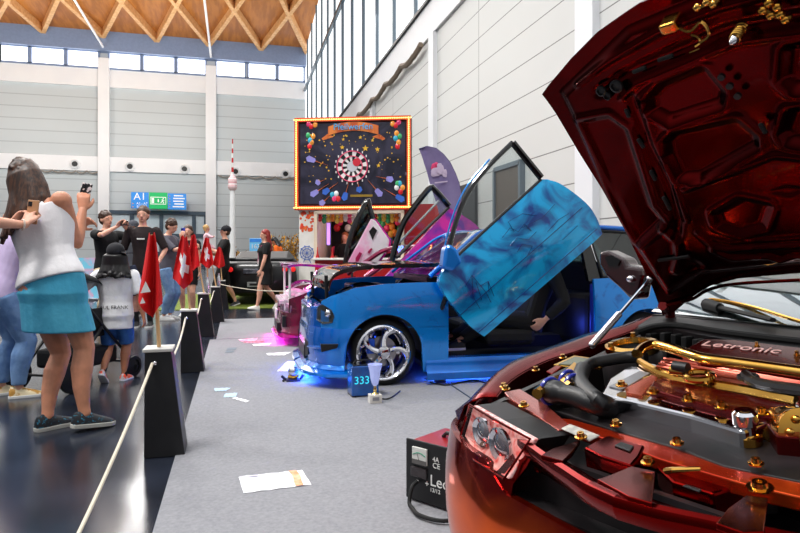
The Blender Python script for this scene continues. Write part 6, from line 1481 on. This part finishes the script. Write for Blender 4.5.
# battery charger
P0 = at_z(406, 499, 0.008); P1 = at_z(446, 512, 0.008); ex = (P1-P0); ex.z = 0; ex.normalize(); rz = math.atan2(ex.y, ex.x)
bc = thing('battery_charger', 'black and red battery charger with gauge standing beside the red car bumper', 'battery charger', P0, rz)
MB().box((.20, .004, .145), (.40, .012, .27)).build('front_panel', M_black, bc, bevel=.006, seg=2)
MB().box((.20, .15, .143), (.385, .28, .25)).build('case', pbr('charger_red', (150, 18, 28), .3, coat=.5), bc, bevel=.01)
for x in (.03, .37): MB().box((x, .15, .01), (.04, .26, .02)).build('foot', M_rubber, bc)
MB().tube([V((.1, .15, .27)), V((.12, .15, .29)), V((.28, .15, .29)), V((.3, .15, .27))], .01, 8).build('handle', M_black, bc, smooth=True)
gm = MB().box((.085, -.006, .215), (.085, .01, .075)).build('gauge', pbr('gauge_face', (206, 206, 200), .4), bc, bevel=.004)
MB().tube([V((.05+.07*k/8, -.012, .218+.012*math.sin(PI*k/8))) for k in range(9)], .002, 5).build('gauge_scale', pbr('scale_green', (60, 150, 120), .5), gm); MB().box((.085, -.011, .188), (.08, .004, .02)).build('gauge_base', pbr('gauge_grey', (90, 88, 86), .5), gm); MB().tube([V((.085, -.013, .195)), V((.075, -.013, .225))], .0012, 4).build('needle', M_black, gm)
MB().box((.08, -.006, .14), (.09, .012, .045)).build('switch', pbr('switch_dark', (38, 30, 32), .3, coat=.4), bc, bevel=.004)
M_let = pbr('charger_letters', (226, 226, 222), .5)
for body, s, x, z in (('Leo', .07, .14, .118), ('13/12', .025, .14, .078), ('CE', .034, .155, .188), ('4A', .03, .155, .215), ('-', .04, .065, .105), ('+', .04, .112, .098)):
    MB().mesh(text_mesh(body, s, .001, 'LEFT'), face_mat(V((x, -.004, z)), (1, 0, 0), (0, 0, 1))).build('lettering', M_let, bc, fix=False)
cab = [bc.matrix_basis @ V(p_) for p_ in ()]
Mx = Matrix.Translation(P0) @ Matrix.Rotation(rz, 4, 'Z')
tag(MB().tube(catmull([Mx @ V(p_) for p_ in ((.075, -.012, .10), (.075, -.05, .085), (.085, -.08, .03), (.12, -.10, .018), (.18, -.13, .016), (.28, -.12, .016), (.34, -.05, .016))], 6), .009, 8).build('cable', M_rubber, smooth=True), 'black cable curling from the front of the battery charger', 'cable')

# ============================================================ FAR CORNER: black car, pallets, foliage, model tower
o = at_z(258, 306, 0); bk = thing('car', 'black low sports car seen from behind beside the red-haired woman', 'car', V((o.x, o.y+.1, 0)), D(-8))
M_bkp = pbr('black_paint', (9, 9, 11), .3, coat=.3)
ss = [(0, .40, .76), (.05, .30, .84), (.5, .2, .87), (1.2, .2, .88), (2.4, .2, .88), (3.6, .2, .86), (4.3, .25, .74)]
def prof(y, z0, w_, top): return [V((-w_*.96, y, z0)), V((-w_, y, .5)), V((-w_*.97, y, top-.14)), V((-w_*.86, y, top-.02)), V((-w_*.4, y, top)), V((w_*.4, y, top)), V((w_*.86, y, top-.02)), V((w_*.97, y, top-.14)), V((w_, y, .5)), V((w_*.96, y, z0))]
MB().rings([prof(0, .28, .78, .86), prof(.06, .22, .86, .95), prof(.5, .2, .9, .98), prof(1.3, .2, .9, .95), prof(2.6, .2, .9, .92), prof(3.7, .2, .88, .82), prof(4.2, .28, .74, .66)]).build('body', M_bkp, bk, smooth=True)
MB().rings([[V((-w_, y, .94)), V((-w_*.8, y, z)), V((w_*.8, y, z)), V((w_, y, .94))] for y, w_, z in ((.75, .72, .96), (1.5, .70, 1.2), (2.2, .7, 1.22), (3.0, .74, .93))]).build('cabin', pbr('cabin_dark', (16, 13, 12), .5), bk, smooth=True)
M_tail = emis('tail_light_red', (230, 30, 30), .6)
for x in (-.68, .68):
    for dx in (-.09, .09): MB().lathe((x+dx, -.012, .80), [(.055, .05), (.055, 0), (.04, -.012), (.001, -.012)], V((0, 1, 0)), 16).build('tail_light', M_tail, bk, smooth=True)
MB().box((0, .0, .76), (.62, .06, .11)).build('badge_strip', pbr('strip_grey', (110, 112, 124), .3, col2=(60, 62, 72), nscale=14), bk, bevel=.01)
pl_ = MB().box((0, -.0, .47), (.46, .03, .11)).build('number_plate', pbr('plate_grey', (150, 152, 152), .4), bk, bevel=.004)
MB().box((.0, -.02, .47), (.36, .006, .045)).build('plate_text', M_black, pl_); MB().box((-.1, .02, .62), (.06, .03, .06)).box((.55, .03, .42), (.3, .05, .1)).box((-.55, .03, .42), (.3, .05, .1)).build('bumper_vent', pbr('vent_grey', (44, 44, 48), .5), bk, bevel=.01)
MB().tube([V((-.8, .25, .96)), V((-.76, .15, 1.02)), V((.76, .15, 1.02)), V((.8, .25, .96))], .02, 8, flat=2).build('spoiler', M_bkp, bk, smooth=True)
for x in (-.76, .76):
    for y in (.85, 3.35): MB().lathe((x, y, .32), [(.2, -.1), (.32, -.09), (.32, .09), (.2, .1)], V((1, 0, 0)), 24).build('wheel', M_rubber, bk, smooth=True)
struct(MB().box((o.x+.1, o.y+2.0, .006), (4.2, 5.4, .012)).build('turf_mat', pbr('turf', (120, 132, 40), .9, col2=(70, 90, 26), nscale=40, bump=.5, bscale=150)))
# model TV tower
o = at_d(232.5, 255, 19.0); o.z = 0; tw_ = thing('model_tower', 'tall slim model of a TV tower with pink-white pod and red-striped antenna', 'model', o)
zt = lambda y: HC+(255-y)/FP*19.0
MB().tube([V((0, 0, 0)), V((0, 0, zt(190)))], [.11, .075], 14).build('shaft', pbr('tower_white', (226, 226, 228), .5), tw_, smooth=True)
MB().lathe((0, 0, zt(191)), [(.07, 0), (.13, .08), (.14, .16), (.12, .2), (.13, .26), (.13, .36), (.09, .42), (.05, .5)], n=20).build('pod', pbr('tower_pod', (232, 222, 222), .5, col2=(216, 150, 156), nscale=3, stretch=(.1, .1, 6)), tw_, smooth=True)
za, zb = zt(177), zt(139)
for k in range(8): MB().cyl((0, 0, za+(zb-za)*k/8), (0, 0, za+(zb-za)*(k+1)/8), .04-.003*k, .04-.003*(k+1), 10).build('antenna_section', M_red if k % 2 else M_white, tw_, smooth=True)
# wooden crates, red counter and blue sign
M_crate = pbr('crate_wood', (160, 112, 66), .7, col2=(120, 80, 44), nscale=6)
def crate(px, py, d, s, rz, label):
    o = at_d(px, 255, d); o.z = 0; c = thing('wooden_crate', label, 'crate', o, rz)
    for z in (.06, .2, .34): 
        for a in range(4): 
            Rm = Matrix.Rotation(a*PI/2, 3, 'Z'); MB().box(Rm @ V((0, -s/2, z*s/.4)), (s, .02, .1*s/.4), Rm).build('slat', M_crate, c)
    for x in (-1, 1):
        for y in (-1, 1): MB().box((x*(s/2-.03), y*(s/2-.03), .2*s/.4), (.04, .04, .4*s/.4)).build('corner_post', M_crate, c)
    MB().box((0, 0, .012), (s-.02, s-.02, .02)).build('bottom', M_crate, c)
crate(290.5, 290, 13.3, .34, D(20), 'slatted wooden crate between the black car and the dart booth')
o = at_d(294, 255, 19.8); o.z = 0; rc = thing('counter', 'red counter block with white top left of the dart booth', 'counter', o, D(-4)); MB().box((0, 0, .42), (1.3, .6, .84)).build('block', M_red, rc); MB().box((0, -.02, .86), (1.4, .7, .05)).build('top', M_bwhite, rc, bevel=.01)
o = at_d(255.5, 255, 19.4); o.z = 0; bs = thing('sign_stand', 'light blue number sign on a post above the black car', 'sign', o, D(-8))
MB().box((0, 0, 1.42), (.36, .04, .42)).build('board', pbr('sign_sky', (110, 190, 240), .5), bs, bevel=.01); MB().box((0, 0, .6), (.05, .05, 1.2)).build('post', M_steel, bs); MB().box((0, -.022, 1.57), (.34, .01, .1)).build('header', pbr('header_blue', (50, 130, 220), .5), bs)
put_text(bs, '163', .19, 0, 1.38, M_white, y=-.03)
# autumn branches in tubs
def bush(px, d, h, w_, n, label, seed, lean=0.0):
    o = at_d(px, 255, d); o.z = 0; b = thing('autumn_branches', label, 'plant', o); rnd = random.Random(seed); g = MB(); lf = MB()
    MB().lathe((0, 0, 0), [(.16, 0), (.2, .3), (.19, .32), (.15, .28)], n=16).build('pot', M_crate, b, smooth=True)
    for k in range(n):
        a = rnd.uniform(0, 2*PI); tip = V((math.cos(a)*w_*rnd.uniform(.3, 1)+lean, math.sin(a)*w_*.5*rnd.uniform(.3, 1), h*rnd.uniform(.7, 1))); mid = V((tip.x*.3, tip.y*.3, tip.z*.55))
        pts = catmull([V((0, 0, .25)), mid, tip], 6); g.tube(pts, [.014-.001*q_ for q_ in range(len(pts))], 5)
        for q_ in range(26):
            t = rnd.uniform(.35, 1); p = pts[min(int(t*(len(pts)-1)), len(pts)-1)]+V((rnd.uniform(-1, 1), rnd.uniform(-1, 1), rnd.uniform(-1, 1)))*.10
            s = rnd.uniform(.035, .07); Rm = Euler((rnd.uniform(0, 6), rnd.uniform(0, 6), rnd.uniform(0, 6))).to_matrix(); lf.mat(rnd.randrange(2)).prism([p+Rm @ V((-s, 0, 0)), p+Rm @ V((0, s*.5, 0)), p+Rm @ V((s*1.2, 0, 0)), p+Rm @ V((0, -s*.5, 0))], Rm @ V((0, 0, .002)))
    g.build('stem', pbr('bark', (92, 62, 36), .8), b, smooth=True); lf.build('leaves', [pbr('leaf_ochre', (204, 150, 40), .7), pbr('leaf_brown', (126, 92, 40), .7)], b)
bush(279, 20.2, 1.85, .7, 20, 'ochre autumn branches in a tub behind the person in orange', 3)
bush(292, 20.6, 1.95, .6, 20, 'tall ochre autumn branches in a tub next to the dart booth panel', 8)
bush(243, 20.0, 1.55, .6, 10, 'loose autumn branches in a tub left of the blue number sign', 5)
bush(266, 20.8, 1.75, .5, 12, 'autumn branches in a tub right of the blue number sign', 6)
# pastel banner and stroller on the left
o = at_d(88, 255, 15.5); o.z = 0; pb = thing('roll_up_banner', 'pastel roll-up banner behind the man with tan trousers', 'banner', o, D(-10))
MB().box((0, 0, .55), (.5, .02, 1.0)).build('panel', pbr('banner_pastel', (120, 200, 226), .5, col2=(236, 150, 180), nscale=3, ndist=1, lo=.45, hi=.6), pb); MB().box((0, 0, .03), (.55, .2, .06)).build('base', M_steel, pb, bevel=.01)
o = at_z(78, 383, 0); stl = thing('stroller', 'black stroller standing in front of the woman in the turquoise skirt', 'stroller', o, D(-30))
g = MB()
for s in (-1, 1): g.tube([V((.24*s, -.42, .98)), V((.25*s, -.1, .62)), V((.26*s, .38, .14))], .013, 8).tube([V((.25*s, -.36, .13)), V((.25*s, .0, .50))], .013, 8)
g.tube([V((-.24, -.42, .98)), V((.24, -.42, .98))], .016, 8).tube([V((-.25, -.36, .13)), V((.25, -.36, .13))], .012, 8).tube([V((-.26, .38, .14)), V((.26, .38, .14))], .012, 8); g.build('frame', M_black, stl, smooth=True)
g = MB().box((0, .05, .46), (.40, .46, .10)).box((0, -.18, .68), (.40, .08, .48), Euler((D(18), 0, 0)).to_matrix()).box((.2, .02, .56), (.03, .4, .2)).box((-.2, .02, .56), (.03, .4, .2)); g.build('seat', CL('stroller_black', (22, 22, 25)), stl, bevel=.03)
MB().grid([[V((.21*math.cos(PI*u/8), -.26+.42*math.sin(a)*.9, .80+.22*math.cos(a)*(.55+.45*math.sin(PI*u/8)))) for u in range(9)] for a in (-.4, 0, .4, .8, 1.2)], V((0, 0, -.008))).build('canopy', CL('stroller_black', (22, 22, 25)), stl, smooth=True)
MB().box((0, 0, .24), (.42, .5, .16)).build('basket', CL('stroller_black', (22, 22, 25)), stl, bevel=.03)
for x in (-.27, .27):
    for y, r_ in ((-.36, .125), (.38, .095)):
        MB().lathe((x, y, r_), [(r_-.03, -.018), (r_, -.014), (r_, .014), (r_-.03, .018)], V((1, 0, 0)), 24, closed=True).lathe((x, y, r_), [(r_-.03, -.006), (.02, -.02), (.02, .02), (r_-.03, .006)], V((1, 0, 0)), 12).build('wheel', M_rubber, stl, smooth=True)
# ============================================================ LIGHT AND CAMERA
def world():
    w = bpy.data.worlds.new('daylight'); sc.world = w; w.use_nodes = True; nt = w.node_tree
    bg = nt.nodes['Background']; tc = nt.nodes.new('ShaderNodeTexCoord'); sp = nt.nodes.new('ShaderNodeSeparateXYZ')
    r = nt.nodes.new('ShaderNodeValToRGB'); nt.links.new(tc.outputs['Generated'], sp.inputs[0]); nt.links.new(sp.outputs['Z'], r.inputs[0])
    e = r.color_ramp.elements
    e[0].position = 0; e[0].color = (.16, .16, .17, 1); e[1].position = .9; e[1].color = (1.0, 1.02, 1.05, 1)
    k = r.color_ramp.elements.new(.25); k.color = (.34, .35, .37, 1)
    nt.links.new(r.outputs[0], bg.inputs['Color']); bg.inputs['Strength'].default_value = 1.0
world()
def area(name, loc, target, size, e, col=(1, 1, 1), sy=None):
    l = bpy.data.lights.new(name, 'AREA'); l.size = size; l.energy = e; l.color = col
    if sy: l.shape = 'RECTANGLE'; l.size_y = sy
    o = bpy.data.objects.new(name, l); COL.objects.link(o); o.location = loc
    o.rotation_euler = (V(target)-V(loc)).to_track_quat('-Z', 'Y').to_euler(); return o
# daylight through the clerestory glazing and unseen overhead fill added for the hall
area('glazing_daylight', (XR-.4, 22, 14.5), (-8, 14, 0), 50, 4300, (1, .99, .97), 9)
for x, y in ((-4, 2), (-4, 14), (-12, 8), (-5, 40), (-14, 40), (-12, 26)): area('overhead_fill', (x, y, 13.5), (x, y, 0), 2.4, 1250 if y < 20 else 1050, (1, .98, .95))
for x in (-18, -6): area('roof_fill', (x, 44, 10), (x, 50, 20), 6, 1200, (1, .95, .88))  # unseen upward fill added to brighten the timber roof
cam = bpy.data.cameras.new('camera'); cam.sensor_width = 36; cam.lens = FP/800*36; cam.shift_y = -11.5/800; cam.clip_end = 200; cam.clip_start = .05
co = bpy.data.objects.new('camera', cam); COL.objects.link(co); co.location = CAM; co.rotation_euler = (PI/2, 0, -YAW); sc.camera = co
sc.view_settings.view_transform = 'Standard'; sc.view_settings.look = 'None'; sc.view_settings.gamma = 1; sc.view_settings.exposure = 0.15; sc.view_settings.use_curve_mapping = False
